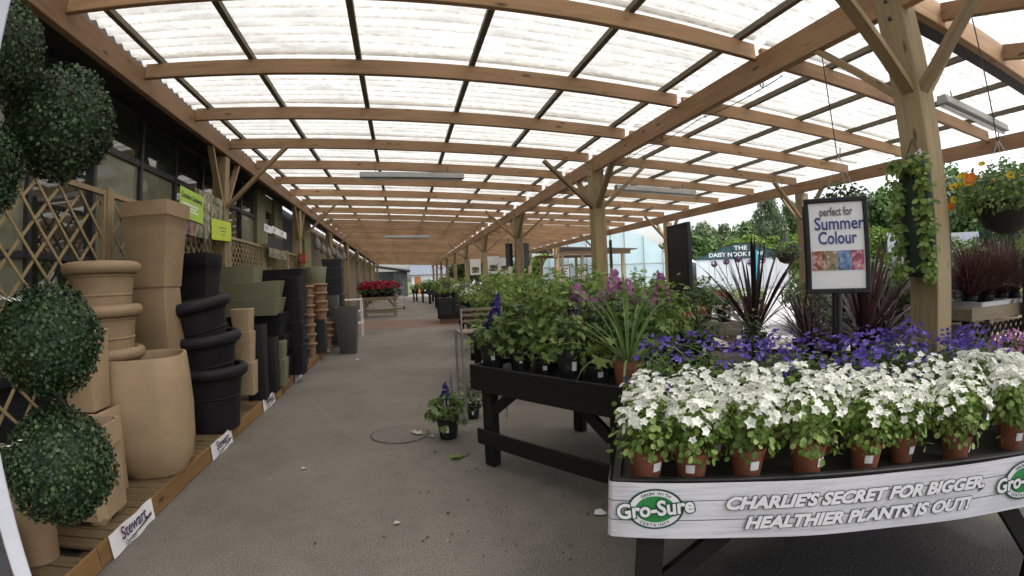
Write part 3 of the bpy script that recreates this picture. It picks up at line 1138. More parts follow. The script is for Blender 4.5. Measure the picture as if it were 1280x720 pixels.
def pot_mesh(kind, r, h, wt=.02, rb=None):
    """wall outside, rolled or folded rim, wall inside, floor"""
    b = MB()
    rb = rb or r * .78
    if kind == 'rim':       # rolled rim and raised bands
        q = r * .90
        lo = rb
        prof = [(lo, 0), (lo + (q - lo) * .3, h * .3), (lo + (q - lo) * .52, h * .5), (lo + (q - lo) * .52 + .006, h * .51), (lo + (q - lo) * .55 + .006, h * .525), (lo + (q - lo) * .55, h * .535),
                (q * .985, h * .78), (q * .985 + .012, h * .785), (q + .012, h * .81), (q, h * .82)]
        cz, rr = h * .91, h * .09
        for i in range(9):
            a = R(-90 + 180 * i / 8)
            prof.append((q + rr * .3 + rr * math.cos(a) * .9, cz + rr * math.sin(a)))
        prof += [(q - .01, h * .985), (q - wt, h * .9), (rb * .9, .03)]
        b.loft(prof, CI, cap1=True)
        return b
    if kind == 'round':
        prof = [(rb, 0), (rb + (r - rb) * .5, h * .5), (r, h * .985), (r - .004, h), (r - wt, h), (r - wt - .003, h * .97), (rb * .9, .03)]
        b.loft(prof, CI, cap1=True)
        return b
    if kind == 'bulb':      # big rounded square pot, belly in the middle
        prof = [(rb, 0), (r * .86, h * .12), (r * .955, h * .3), (r, h * .55), (r * .985, h * .8), (r * .95, h * .985), (r * .94, h), (r * .94 - wt, h), (r * .94 - wt - .006, h * .97), (r * .9, h * .6), (rb * .9, .05)]
        b.loft(prof, rsq(.74, 10), cap1=True)
        return b
    ring = {'sq': RQ, 'foot': rsq(.28, 1)}[kind[:4].rstrip('0123456789')] if kind in ('sq', 'foot') else RQ
    if kind == 'sqrim':     # square planter with a deep folded rim band
        prof = [(rb, 0), (rb + (r - rb) * .66, h * .70), (rb + (r - rb) * .665, h * .70), (rb + (r - rb) * .67, h * .703), (r * .965, h * .815), (r * .972, h * .818), (r, h * .83), (r * 1.02, h), (r * 1.02 - wt, h), (r * .95 - wt, h * .9), (rb * .9, .03)]
        b.loft(prof, ring, cap1=True)
        return b
    if kind == 'foot':      # chamfered planter with rim and little feet
        prof = [(rb, .035), (r * .93, h * .76), (r, h * .775), (r, h), (r - wt, h), (r * .9 - wt, h * .9), (rb * .85, .07)]
        b.loft(prof, ring, cap1=True)
        for sx in (-1, 1):
            for sy in (-1, 1):
                b.loft([(.045, 0), (.06, .05)], rsq(.3, 2), c=(sx * (rb - .07), sy * (rb - .07), 0), cap1=True)
        return b
    prof = [(rb, 0), (r, h * .988), (r - .004, h), (r - wt, h), (r - wt - .004, h * .97), (rb * .9, .03)]
    b.loft(prof, ring, cap1=True)
    return b


_pots = {}


def pot(name, label, kind, mat, loc, r, h, rb=None, sxy=None, tilt=(0, 0), rz=0.0, flip=False, grp=None, wt=.02):
    key = (kind, mat, round(r, 3), round(h, 3), rb)
    if key not in _pots:
        _pots[key] = pot_mesh(kind, r, h, wt, rb).mesh(name, M[mat], 35)
    o = inst(name, _pots[key], None, loc, (tilt[0], tilt[1], rz))
    if sxy: o.scale = (sxy[0], sxy[1], 1)
    if flip:
        o.location.z += h
        o.rotation_euler = (math.pi, 0, rz)
    return tag(o, label, 'planter' if h > .5 or sxy else 'plant pot', grp)


D = .131
pot('rounded_planter', 'large rounded square tan pot standing empty on the deck edge', 'bulb', 'sand', (-1.955, 3.34, D), .335, .845, .22, rz=R(20))
G1 = 'stack of round tan pots with rolled rims'
for k, z in enumerate((.56, .86, 1.16)):
    pot('rimmed_pot', ('lowest', 'middle', 'topmost')[k] + ' round tan pot in the rolled rim stack by the trellis', 'rim', 'tan', (-2.23, 3.28, z), .27, .485, .2, grp=G1)
pot('rimmed_pot', 'lowest round tan pot half hidden behind the lower box ball', 'rim', 'tan', (-2.24, 3.28, D), .27, .485, .2, grp=G1)
G2 = 'tall square tan planters stacked behind the round pots'
pot('square_planter', 'upside down square tan planter under the tall flared one', 'sq', 'tan', (-2.16, 4.0, .765), .185, .695, .155, flip=True, grp=G2)
pot('flared_planter', 'tall flared square tan planter topmost of the high stack', 'sqrim', 'tan', (-2.16, 4.0, 1.462), .228, .70, .165, grp=G2)
pot('square_planter', 'square tan planter at the foot of the high stack', 'sq', 'tan', (-2.16, 4.0, D), .2, .63, .17, grp=G2)
pot('square_planter', 'small tan square planter between the box ball and rolled rim pots', 'sq', 'sand', (-2.12, 2.86, .70), .125, .50, .1)
pot('square_planter', 'tan square planter under the small one behind the box ball', 'sq', 'sand', (-2.12, 2.86, D), .15, .565, .12)
pot('footed_planter', 'chamfered tan planter with feet at the deck front beside the lower box ball', 'foot', 'sand', (-1.975, 2.52, D), .205, .56, .165, rz=R(4))
pot('round_pot', 'round tan pot under the lowest box ball', 'round', 'tan', (-1.99, 2.0, D), .15, .36, .1)
pot('round_pot', 'pale tan round pot at the lower left beside the rack upright', 'round', 'sand', (-1.95, 1.62, D), .17, .3, .12)
# black round pots, leaning
G3 = 'leaning stack of black round pots'
pot('rimmed_pot', 'lowest black round pot standing on the deck', 'rim', 'black', (-1.925, 4.45, D), .365, .60, .255, grp=G3)
pot('rimmed_pot', 'middle black round pot nested in the leaning stack', 'rim', 'black', (-1.93, 4.45, .43), .365, .60, .25, tilt=(R(3), R(-3)), grp=G3)
pot('rimmed_pot', 'topmost black round pot tilted on its stack', 'rim', 'black', (-1.945, 4.45, .74), .36, .60, .25, tilt=(R(5), R(-9)), grp=G3)
pot('rimmed_planter', 'tall black square planter with folded rim behind the leaning pots', 'sqrim', 'black', (-2.30, 5.15, 1.05), .235, .76, .17)
pot('square_planter', 'black square planter under the tall folded rim one', 'sq', 'black', (-2.30, 5.15, D), .22, .91, .18)
G4 = 'tan square planters nested behind the black round pots'
for k, z in enumerate((.30, .62, .86)):
    pot('square_planter', ('lowest', 'middle', 'topmost')[k] + ' sand coloured square planter peeping out behind the black round pots', 'sq', 'sand', (-1.76, 5.12, z), .105, .35, .08, grp=G4)
pot('square_planter', 'tall narrow black square planter on the deck edge', 'sq', 'black', (-1.80, 5.6, D), .135, .87, .105, rz=R(4))
pot('square_planter', 'second narrow black planter just beyond the tall one', 'sq', 'black', (-1.76, 6.0, D), .12, .68, .095)
pot('square_planter', 'small olive planter on the deck beyond the black ones', 'sq', 'olive', (-1.75, 6.4, D), .125, .36, .09)
pot('square_planter', 'small olive planter nested on top of its twin', 'sq', 'olive', (-1.75, 6.4, .36), .12, .36, .09)
# troughs
G5 = 'stack of olive troughs'
pot('trough', 'lowest olive trough on the black boxes', 'sq', 'olive', (-2.13, 6.55, 1.06), .24, .225, .21, sxy=(1.9, 1), grp=G5)
pot('trough', 'middle olive trough slightly turned on the stack', 'sq', 'olive', (-2.13, 6.57, 1.275), .24, .225, .21, sxy=(1.9, 1), tilt=(0, R(-1.5)), rz=R(3), grp=G5)
pot('trough', 'topmost shorter olive trough of the stack', 'sq', 'olive', (-2.27, 6.6, 1.49), .22, .235, .2, sxy=(1.22, 1), grp=G5)
for k, z in enumerate((D, .46, .76)):
    pot('trough', ('bottom', 'middle', 'upper')[k] + ' black trough under the olive troughs', 'sq', 'black', (-2.06, 6.75, z), .26, .32, .22, sxy=(1.45, 1), grp='black troughs under the olive ones')
for k, z in enumerate((1.0, 1.33)):
    pot('trough', ('lower', 'upper')[k] + ' long black trough by the trellis', 'sq', 'black', (-2.0, 7.7, z), .24, .37, .22, sxy=(1.7, 1), grp='long black troughs by the trellis')
G6 = 'column of tall black planters'
for k, z in enumerate((D, .47, .81, 1.14)):
    pot('square_planter', ORD[k] + ' tall black planter up in the deck edge column', 'sq', 'black', (-1.70 - .0, 7.22, z), .165 - .004 * k, .44, .135, rz=R((-3, 4, 2, -5)[k]), grp=G6)
for k in range(4):
    pot('rimmed_pot', ORD[k] + ' small grey blue pot up beside the terracotta column', 'rim', 'bluegrey', (-1.78, 8.25, D + .19 * k), .095, .26, .06, grp='small grey blue pots')
for k in range(7):
    pot('rimmed_pot', ORD[k] + ' small terracotta pot up in the slim column', 'rim', 'terra', (-1.80, 8.95, D + .175 * k), .11, .26, .075, grp='slim column of terracotta pots')
for k in range(4):
    pot('rimmed_pot', ORD[k] + ' terracotta pot up above the grey square pots', 'rim', 'terra', (-1.66, 9.4, .72 + .165 * k), .15, .26, .105, grp='wide column of terracotta pots')
for k in range(4):
    pot('square_pot', ORD[k] + ' grey square pot up under the terracotta column', 'sq', 'bluegrey', (-1.69, 9.4, D + .14 * k), .125, .24, .1, grp='grey square pots')
for k in range(3):
    pot('rimmed_pot', ORD[k] + ' leaning terracotta pot up behind the grey square pots', 'rim', 'terra', (-1.70 + .02 * k, 10.1, D + .13 * k), .14, .3, .09, tilt=(0, R(6)), grp='leaning terracotta pots')
for k, z in enumerate((D, .5, .86, 1.2)):
    pot('round_planter', ORD[k] + ' tall olive planter up in the far nested column', 'round', 'olive', (-1.88, 10.2, z), .25, .62, .17, grp='far olive planters')
for k in range(8):
    pot('square_planter', ORD[k] + ' grey planter up in the tallest far column', 'sq', 'bluegrey', (-1.66, 11.35, .05 + .205 * k), .235, .55, .17, grp='tallest column of grey planters')
for k in range(2):
    pot('square_planter', ('lower', 'upper')[k] + ' slim grey planter in front of the tallest grey column', 'sq', 'grey', (-1.60, 10.75, D + .45 * k), .13, .62, .1, grp='slim grey planters')
pot('tapered_planter', 'tall tapered dark grey planter standing on the aisle floor', 'sq', 'grey', (-1.24, 10.15, .001), .24, .97, .165)

# ------------------------------------------------------------------ box balls on chains beside the rack upright
rng = np.random.default_rng(11)


def ball_mesh(seed):
    r2 = np.random.default_rng(seed)
    n = 8600
    d = dirs(n, r2)
    rad = 1 + .03 * np.sin(4 * d[:, 0] + 3 * d[:, 1] + seed) + .03 * np.sin(7 * d[:, 2] + 5 * d[:, 1] + 2 * seed) + r2.normal(size=n) * .035 - r2.random(n) ** 3 * .2
    p = d * rad[:, None]
    V, F = scatter(ROUND[0], ROUND[1], p, d + r2.normal(size=(n, 3)) * .55, r2.uniform(.045, .095, n), r2)
    return MB().add(V, F).mesh('foliage', M['box'])


bms = [ball_mesh(1), ball_mesh(2)]
core = MB().loft([(math.sin(math.pi * i / 12) * .88 + 1e-4, -math.cos(math.pi * i / 12) * .88) for i in range(13)], circ(24)).mesh('core', M['box'], 80)
balls = [((-1.46, 1.80, 2.12), .232, 'round box ball hanging highest beside the window', (-.11, -.33, .55)),
         ((-1.515, 1.80, 1.238), .222, 'round box ball hanging in the middle in front of the round tan pots', (-.20, -.26, .32)),
         ((-1.545, 1.80, .718), .240, 'lowest round box ball above the bottom left deck', (-.12, -.28, .20)),
         ((-1.52, 1.42, 2.30), .185, 'dark box ball cut by the top left corner', (.12, -.1, .5)),
         ((-1.56, 1.42, 1.86), .185, 'dark box ball cut by the left edge under the top one', (.1, -.1, .5))]
for k, (p, r, lab, ch) in enumerate(balls):
    t = thing('box_ball', lab, 'topiary ball', p, R(70 * k), 'artificial box balls on chains')
    inst('foliage', bms[k % 2], t, sc=r)
    inst('core', core, t, sc=r)
    c = MB()
    m = Matrix.Rotation(-R(70 * k), 3, 'Z')
    e = m @ Vector(ch)
    st = e.normalized() * r * .9
    if k in (1, 2):
        st = m @ (Vector((.02, -.62, .72)).normalized() * r * 1.02)
    n = max(6, int((e - st).length / .022))
    for i in range(n):
        q = st.lerp(e, (i + .5) / n) + Vector((0, 0, -.05 * math.sin(math.pi * (i + .5) / n)))
        dv = (e - st).normalized()
        sd = dv.cross(Vector((0, 0, 1))).normalized() * .006 if i % 2 else Vector((0, 0, .006))
        c.tube([q - dv * .013, q - dv * .006 + sd, q + dv * .006 + sd, q + dv * .013, q + dv * .006 - sd, q - dv * .006 - sd, q - dv * .013], .0017, 5, False)
    c.obj('chain', M['steel'], t)

t = thing('display_rack', 'white slotted steel rack upright at the left edge with dark slots', 'rack', (-1.035, .93, 0), R(46))
u = MB()
u.span((0, -.018, .0), (.042, .018, 2.75))
u.obj('upright', M['upright'], t, bev=.003)
s = MB().span((-.0022, -.013, .05), (-.0005, -.003, 2.7))
s.obj('slot_strip', M['frame'], t)
MB().span((-.085, -.012, 0), (-.004, .012, 2.6)).obj('side_panel', M['darksteel'], t)
MB().span((-.115, -.014, 0), (-.088, .014, 2.6)).obj('batten', M['greywood'], t)
V, F = dome(150, np.random.default_rng(5), .16, .16, .16, tpl=LEAF, size=(.03, .06))
t = thing('potted_shrub', 'yellow green shrub glimpsed at the bottom left corner', 'plant', (-1.10, .80, .25), 0)
MB().add(V, F).obj('foliage', M['folbright'], t)
MB().loft([(.07, -.25), (.1, .05), (.09, .05), (.07, -.2)], circ(20), cap1=True).obj('pot', M['blackpot'], t, smooth=40)
# ------------------------------------------------------------------ display benches
def bench(name, label, loc, rz, L, W, H, mat, apron=.19, legs=2, rail=True, grp=None, cat='bench'):
    t = thing(name, label, cat, loc, rz, grp)
    m = M[mat]
    b = MB()
    b.span((.0, 0, H - apron), (L, .03, H))
    b.obj('apron', m, t, bev=.004)
    b = MB()
    for p0, p1 in (((0, W - .03, H - apron), (L, W, H)), ((0, .031, H - apron + .004), (.03, W - .031, H - .004)), ((L - .03, .031, H - apron + .004), (L, W - .031, H - .004))):
        MB().span(p0, p1).obj('side_board', m, t, bev=.004)
    MB().span((.031, .031, H - .06), (L - .031, W - .031, H - .035)).obj('bed', m, t)
    for i in range(legs):
        x = .14 + (L - .28) * i / max(1, legs - 1)
        for y in (.07, W - .07):
            MB().span((x - .05, y - .038, .002), (x + .05, y + .038, H - .062)).obj('leg', m, t, bev=.004)
    if rail:
        for y in (.02, W - .02):
            MB().span((.04, y - .012, .17), (L - .04, y + .012, .29)).obj('rail', m, t, bev=.004)
        for y in (.055, W - .055):
            MB().beam((.19, y, .44), (.42, y, H - apron + .02), .035, .07).obj('brace', m, t)
            MB().beam((L - .19, y, .44), (L - .42, y, H - apron + .02), .035, .07).obj('brace', m, t)
    return t


def at(o, x, y, z=0.0):
    """a point of a bench's own frame in the world"""
    a = o.rotation_euler[2]
    return (o.location.x + x * math.cos(a) - y * math.sin(a), o.location.y + x * math.sin(a) + y * math.cos(a), z)


B1 = bench('display_bench', 'near black stained bench full of leafy perennials', (.45, 3.52, 0), R(-59), 1.42, 1.2, .78, 'stain')
WB = bench('display_bench', 'black bench with white printed banner holding white bellflowers', (.64, 1.41, 0), R(-27.5), 1.98, 1.0, .712, 'stain', apron=.12, rail=False)
for xa, xb in ((.16, .55), (1.8, 1.45)): MB().beam((xa, .07, .22), (xb, .07, .62), .04, .07).obj('brace', M['stain'], WB)
BT = .712 - .035
B2 = bench('display_bench', 'black bench of purple cordylines behind the poster stand', (2.02, 3.62, 0), R(-53), 2.0, .9, .66, 'brownstain')
B3 = bench('display_bench', 'black bench of perennials beyond the slatted chair', (1.05, 5.4, 0), R(4), 1.55, 1.9, .76, 'stain')
B4 = bench('display_bench', 'bench of perennials around the second canopy post row', (1.35, 8.3, 0), 0, 1.3, 2.0, .76, 'stain')
B5 = bench('display_bench', 'farther bench of green perennials before the black crate bench', (1.45, 11.4, 0), 0, 1.3, 2.2, .76, 'stain')
B6 = bench('display_bench', 'bench of green plants under the right hand canopy edge', (3.35, 5.5, 0), R(-8), 1.15, 1.4, .7, 'greywood')
B7 = bench('display_bench', 'brown bench of plants under the middle right canopy', (3.6, 8.4, 0), 0, 2.2, 1.4, .76, 'greywood')

# ------------------------------------------------------------------ plants
rng = np.random.default_rng(21)


def mk(name, VF, mat):
    return MB().add(*VF).mesh(name, M[mat])


def cat_vf(*vs):
    V = np.concatenate([np.asarray(v, float).reshape(-1, 3) for v, f in vs])
    F, n = [], 0
    for v, f in vs:
        F += [tuple(i + n for i in q) for q in f]
        n += len(v)
    return V, F


def nursery(r, h, mat='blackpot', soil=True):
    b = MB().loft([(r * .76, 0), (r * .97, h * .8), (r * 1.0, h * .81), (r * 1.03, h), (r * .97, h), (r * .94, h * .88)], circ(24), cap1=True)
    return b.mesh('pot', M[mat], 35)


def sticker(r, h, w=.03):
    b = MB()
    for i in range(5):
        a = (i / 4 - .5) * w / r
    vs = []
    for i in range(5):
        a = (i / 4 - .5) * w / r - math.pi / 2
        for z, q in ((h * .38, .895), (h * .68, .955)):
            vs.append((r * (q + .012) * math.cos(a), r * (q + .012) * math.sin(a), z))
    b.add(vs, [(2 * i, 2 * i + 2, 2 * i + 3, 2 * i + 1) for i in range(4)])
    return b.mesh('price_label', M['paper'], 60)


def stems(n, rng, r, h, z0, rad=.0025):
    b = MB()
    for i in range(n):
        a = rng.uniform(0, 6.28)
        q = r * rng.uniform(.3, .9)
        b.tube([(0, 0, z0), (q * .4 * math.cos(a), q * .4 * math.sin(a), z0 + h * .5), (q * math.cos(a), q * math.sin(a), z0 + h * rng.uniform(.7, 1))], rad, 4, False)
    return b.v, b.f


def spike(rng, x, y, z0, z1, rad, n=70):
    """florets round a stem, wide below and narrow at the tip"""
    z = np.sort(rng.uniform(0, 1, n))
    a = rng.uniform(0, 6.28, n)
    q = rad * (1 - .75 * z ** 1.5) * rng.uniform(.7, 1.1, n)
    lx, ly = rng.normal() * .03, rng.normal() * .03
    p = np.stack([x + q * np.cos(a) + lx * z, y + q * np.sin(a) + ly * z, z0 + (z1 - z0) * z], 1)
    nn = np.stack([np.cos(a), np.sin(a), .25 + 0 * a], 1)
    return scatter(FLOR[0], FLOR[1], p, nn + rng.normal(size=(n, 3)) * .3, rad * rng.uniform(.38, .62, n) * (1 - .45 * z), rng)


PLANT = {}


def perennial(key, pr=.1, ph=.19, potmat='blackpot', fol='fol', r=.2, h=.34, n=190, leaf=(.038, .072), tpl=LOBE, spikes=(), smat=None, extra=None, label=True, tall=0.0):
    parts = [('pot', nursery(pr, ph, potmat))]
    if label: parts.append(('price_label', sticker(pr, ph)))
    parts.append(('foliage', mk('foliage', cat_vf(dome(n, rng, r, h, ph + h * .28 + tall, .35, -.5, tpl, leaf, .6), stems(14, rng, r, h, ph - .02)), fol)))
    for (x, y, z0, z1, rad) in spikes:
        parts.append(('flower_spike', mk('flower_spike', cat_vf(spike(rng, x, y, z0, z1, rad), stems(1, rng, .01, z0, .1, .004)), smat)))
    if extra: parts += extra
    PLANT[key] = parts


perennial('leafy_bright', fol='folbright', r=.2, h=.42, n=250)
perennial('leafy_bright2', fol='folbright', r=.23, h=.36, n=270, leaf=(.032, .062))
perennial('leafy_mid', fol='fol', r=.21, h=.38, n=250)
perennial('leafy_mid2', fol='fol', r=.18, h=.30, n=150, leaf=(.04, .07), tpl=LEAF)
perennial('leafy_dark', fol='foldark', r=.2, h=.36, n=180, leaf=(.04, .075), tpl=LEAF)
perennial('seedling', pr=.06, ph=.1, fol='folbright', r=.09, h=.10, n=26, leaf=(.05, .085))
perennial('tall_stem', fol='folbright', r=.17, h=.34, n=210, leaf=(.035, .065), tpl=LEAF, tall=.10)
perennial('delph_violet', fol='fol', r=.2, h=.24, n=110, spikes=((.02, 0, .30, .58, .056), (-.06, .03, .26, .40, .03)), smat='violet_petal')
perennial('delph_floor', fol='fol', r=.19, h=.2, n=130, leaf=(.045, .075), spikes=((-.02, -.02, .36, .52, .036), (.06, .03, .34, .58, .014)), smat='violet_petal')
perennial('delph_plum', fol='foldark', r=.18, h=.22, n=110, spikes=((0, 0, .28, .46, .05), (.07, .02, .3, .42, .032)), smat='plum_petal')
perennial('delph_pink', fol='fol', r=.19, h=.34, n=140, spikes=((0, 0, .50, .70, .062), (.13, .05, .44, .62, .055), (-.12, .03, .40, .54, .05)), smat='pink_petal')
perennial('pink_small', fol='fol', r=.18, h=.28, n=120, spikes=((0, 0, .40, .52, .055), (.08, .02, .36, .46, .045)), smat='pink_petal')
perennial('salmon', fol='foldark', r=.22, h=.3, n=170, leaf=(.04, .07), tpl=LEAF, spikes=((-.1, 0, .36, .42, .04), (.05, .05, .36, .43, .035)), smat='salmon_petal')
PLANT['strap'] = [('pot', nursery(.085, .16, 'potterra')), ('foliage', mk('foliage', blades(46, rng, .6, .014, (8, 76), 1.25, 8, .04, .15), 'strap'))]
PLANT['grassy'] = [('pot', nursery(.09, .17)), ('foliage', mk('foliage', blades(120, rng, .5, .008, (4, 70), .9, 6, .04, .16), 'strap'))]
PLANT['cord'] = [('pot', nursery(.11, .2)), ('foliage', mk('foliage', cat_vf(blades(38, rng, .84, .030, (2, 50), .25, 6, .03, .2), blades(24, rng, .62, .030, (45, 88), .5, 6, .03, .2)), 'cord'))]
PLANT['cord_arch'] = [('pot', nursery(.11, .2)), ('foliage', mk('foliage', cat_vf(blades(60, rng, .66, .022, (8, 66), .9, 7, .03, .2), blades(30, rng, .5, .02, (50, 92), .7, 6, .03, .2)), 'cord'))]
PLANT['sedge'] = [('pot', nursery(.075, .11)), ('foliage', mk('foliage', blades(330, rng, .58, .006, (2, 66), .8, 6, .04, .1), 'grassred'))]
PLANT['gera'] = [('pot', nursery(.09, .15)), ('foliage', mk('foliage', dome(120, rng, .19, .2, .2, .5, -.3, ROUND, (.05, .08)), 'foldark')),
                 ('blossoms', mk('blossoms', dome(90, rng, .2, .22, .26, .9, .0, FLOR, (.03, .05), .3), 'red_petal'))]
PLANT['lime_mound'] = [('pot', nursery(.1, .16)), ('foliage', mk('foliage', dome(170, rng, .22, .25, .24, .4, -.3, LEAF, (.04, .07)), 'folbright'))]
PLANT['white_mound'] = [('pot', nursery(.1, .16)), ('foliage', mk('foliage', dome(130, rng, .2, .2, .22, .4, -.3, LEAF, (.04, .07)), 'fol')),
                        ('blossoms', mk('blossoms', dome(60, rng, .2, .2, .25, .9, .1, FLOR, (.02, .035), .3), 'white_petal'))]
PLANT['purple_mound'] = [('pot', nursery(.1, .16)), ('foliage', mk('foliage', dome(130, rng, .2, .2, .22, .4, -.3, LEAF, (.04, .07)), 'foldark')),
                         ('blossoms', mk('blossoms', dome(60, rng, .2, .2, .25, .9, .1, FLOR, (.02, .035), .3), 'plum_petal'))]


def plant(key, label, cat, p, rz=0.0, sc=1.0, grp=None, tilt=(0, 0), name=None):
    nm = name or {'cord': 'cordyline', 'cord_arch': 'cordyline', 'sedge': 'ornamental_grass', 'strap': 'strap_leaf_plant', 'gera': 'geranium'}.get(key, 'potted_perennial')
    t = thing(nm, label, cat, p, rz, grp)
    t.scale = (sc, sc, sc)
    t.rotation_euler = (tilt[0], tilt[1], rz)
    for pn, me in PLANT[key]:
        o = inst(pn, me, t)
        if pn == 'price_label': o.rotation_euler = (0, 0, -rz + R(-10))
    return t


# near black bench (x along the front, y to the back)
z1 = .78 - .034
row1 = [(.105, .147, 'delph_violet', 'violet delphinium in a black pot at the aisle corner of the near black bench', .95),
        (.34, .2, 'leafy_mid', 'leafy perennial second from the aisle in the front row of the near black bench', .82),
        (.60, .17, 'seedling', 'small lobed seedling leaning over the front board of the near black bench', 1.0),
        (.86, .15, 'leafy_mid2', 'leafy perennial with white price label in the middle front of the near black bench', 1.0),
        (1.06, .16, 'seedling', 'small lobed seedling beside the green strap leaf plant', 1.15),
        (1.30, .125, 'strap', 'green strap leaf plant in a terracotta pot on the near black bench', 1.0),
        (.10, .46, 'delph_plum', 'plum coloured delphinium behind the violet one near the slatted chair', 1.0),
        (.38, .48, 'leafy_bright', 'bright leafy perennial second from the aisle in the middle row', 1.0),
        (.66, .46, 'delph_plum', 'second plum delphinium, third from the aisle in the middle row', 1.1),
        (.95, .46, 'leafy_dark', 'dark leafy perennial fourth from the aisle in the middle row', 1.0),
        (1.22, .44, 'leafy_mid', 'leafy perennial behind the green strap leaf plant', .9),
        (.14, .78, 'leafy_bright', 'bright leafy perennial at the aisle end of the third row', 1.02),
        (.42, .78, 'pink_small', 'pink spiked perennial second from the aisle in the third row', 1.1),
        (.74, .84, 'delph_pink', 'tall pink delphinium left of the black notice board', 1.0),
        (1.0, .74, 'pink_small', 'short pink delphinium in front of the tall pink ones', 1.0),
        (1.26, .76, 'tall_stem', 'tall stemmed perennial below the black notice board', .9),
        (.2, 1.07, 'delph_pink', 'pink delphinium at the aisle end of the back row', .85),
        (.5, 1.07, 'leafy_bright2', 'bright spreading perennial second from the aisle in the back row', 1.05),
        (1.06, .97, 'delph_pink', 'tall pink delphinium right beside the black notice board', .94),
        (1.33, 1.05, 'salmon', 'salmon flowered dark perennial right of the black notice board', .95)]
rr = random.Random(4)
for x, y, k, lab, sc in row1:
    plant(k, lab, 'plant', at(B1, x, y, z1), rr.uniform(-.5, .5), sc, 'perennials on the near black bench')

plant('delph_floor', 'dark violet delphinium in a black pot standing on the aisle floor', 'plant', (.314, 4.19, .001), .2, 1.02)
plant('leafy_dark', 'small dark potted plant on the floor behind the violet delphinium', 'plant', (.62, 4.74, .001), .2, .72)

# white bellflowers and blue bellflowers on the banner bench
WPL = []
for s in range(5):
    r2 = np.random.default_rng(40 + s)
    fol = cat_vf(dome(300, r2, .118, .135, .155, .35, -.6, ROUND, (.018, .032), .5), stems(10, r2, .08, .14, .09, .0015))
    n = (50, 62, 42, 72, 56)[s]
    d = dirs(n * 3, r2, .18)
    d = d[np.argsort(-(d[:, 2] + r2.normal(size=len(d)) * .28 + .25 * np.sin(3 * np.arctan2(d[:, 1], d[:, 0]) + s)))][:n]
    p = d * np.array([.125, .125, .155]) * r2.uniform(.86, 1.12, (n, 1)) + np.array([0, 0, .155])
    fl = scatter(STAR[0], STAR[1], p, d + np.array([0, -.12, .25]) + r2.normal(size=(n, 3)) * .4, r2.uniform(.0155, .024, n), r2)
    WPL.append([('pot', nursery(.063, .108, 'potterra')), ('price_label', sticker(.063, .108, .034)), ('foliage', mk('foliage', fol, 'folbright')), ('blossoms', mk('blossoms', fl, 'white_petal'))])
BPL = []
for s in range(4):
    r2 = np.random.default_rng(60 + s)
    fol = cat_vf(dome(260, r2, .12, .15, .17, .3, -.4, LEAF, (.022, .042), 1.2), stems(26, r2, .12, .2, .09, .0014))
    n = 92 if s else 34
    d = dirs(n, r2, .15)
    cl = dirs(9, r2, .3)
    d = unit(cl[r2.integers(0, 9, n)] + r2.normal(size=(n, 3)) * .2)
    p = d * np.array([.13, .13, .17]) * r2.uniform(.95, 1.3, (n, 1)) + np.array([0, 0, .175])
    fl = scatter(STAR[0], STAR[1], p, d + np.array([0, 0, .2]) + r2.normal(size=(n, 3)) * .4, r2.uniform(.009, .0165, n), r2)
    BPL.append([('pot', nursery(.063, .108, 'potterra')), ('foliage', mk('foliage', fol, 'fol')), ('blossoms', mk('blossoms', fl, 'blue_petal'))])


def flower_pot(parts, name, label, p, rz, sc, grp):
    t = thing(name, label, 'plant', p, rz, grp)
    t.scale = (sc, sc, sc)
    for pn, me in parts:
        o = inst(pn, me, t)
        if pn == 'price_label': o.rotation_euler = (0, 0, -rz + R(rr.uniform(-50, 20)))


rowsW = [(.105, (.115, .275, .485, .69, .93, 1.10, 1.315, 1.63), 'front row along the banner'),
         (.30, (.17, .38, .59, .82, 1.02, 1.22, 1.45, 1.75), 'second row from the banner'),
         (.50, (.12, .33, .55, .76, .97, 1.2, 1.42, 1.66, 1.86), 'third row from the banner')]
i = 0
for v, us, rn in rowsW:
    for k, u in enumerate(us):
        vv = v + (.055 if (v < .2 and k in (5, 7)) else 0) + rr.uniform(-.012, .012)
        flower_pot(WPL[(i * 3 + len(us)) % 5], 'white_bellflower', 'white bellflower in terracotta pot, %s from the left in the %s' % (ORD[k], rn), at(WB, u + rr.uniform(-.01, .01), vv, BT + .001), rr.uniform(0, 6), rr.uniform(.9, 1.04), 'white bellflowers on the banner bench')
        i += 1
rowsB = [(.69, (.22, .45, .68, .92, 1.16, 1.4, 1.64, 1.87), 'fourth row from the banner'), (.88, (.16, .4, .62, .87, 1.31, 1.54, 1.8), 'back row of the banner bench')]
for v, us, rn in rowsB:
    for k, u in enumerate(us):
        flower_pot(BPL[1 + (i + k) % 3 if u > .5 else 0], 'blue_bellflower', 'violet bellflower, %s from the left in the %s' % (ORD[k], rn), at(WB, u, v + rr.uniform(-.02, .02), BT + .001), rr.uniform(0, 6), rr.uniform(1.02, 1.16), 'blue bellflowers on the banner bench')
        i += 1

# ------------------------------------------------------------------ banner on the front bench
bn = thing('banner', 'white plank printed banner with green oval logos along the bench front', 'banner', (WB.location.x, WB.location.y, .497), R(-27.5))
path = [(-.012, .16), (-.012, .012), (-.007, -.004), (.006, -.011)]
path += [(.006 + 1.96 * i / 24, -.012 - .003 * math.sin(i * .9)) for i in range(1, 25)]
vs, fs = [], []
H = .212
for k, (x, y) in enumerate(path):
    s = -.008 * math.sin(math.pi * max(0, x) / 1.97)
    vs += [(x, y, s), (x, y, s + H)]
n = len(path)
for k in range(n - 1): fs.append((2 * k, 2 * k + 2, 2 * k + 3, 2 * k + 1))
MB().add(vs, fs).obj('panel', M['banner'], bn, smooth=50)


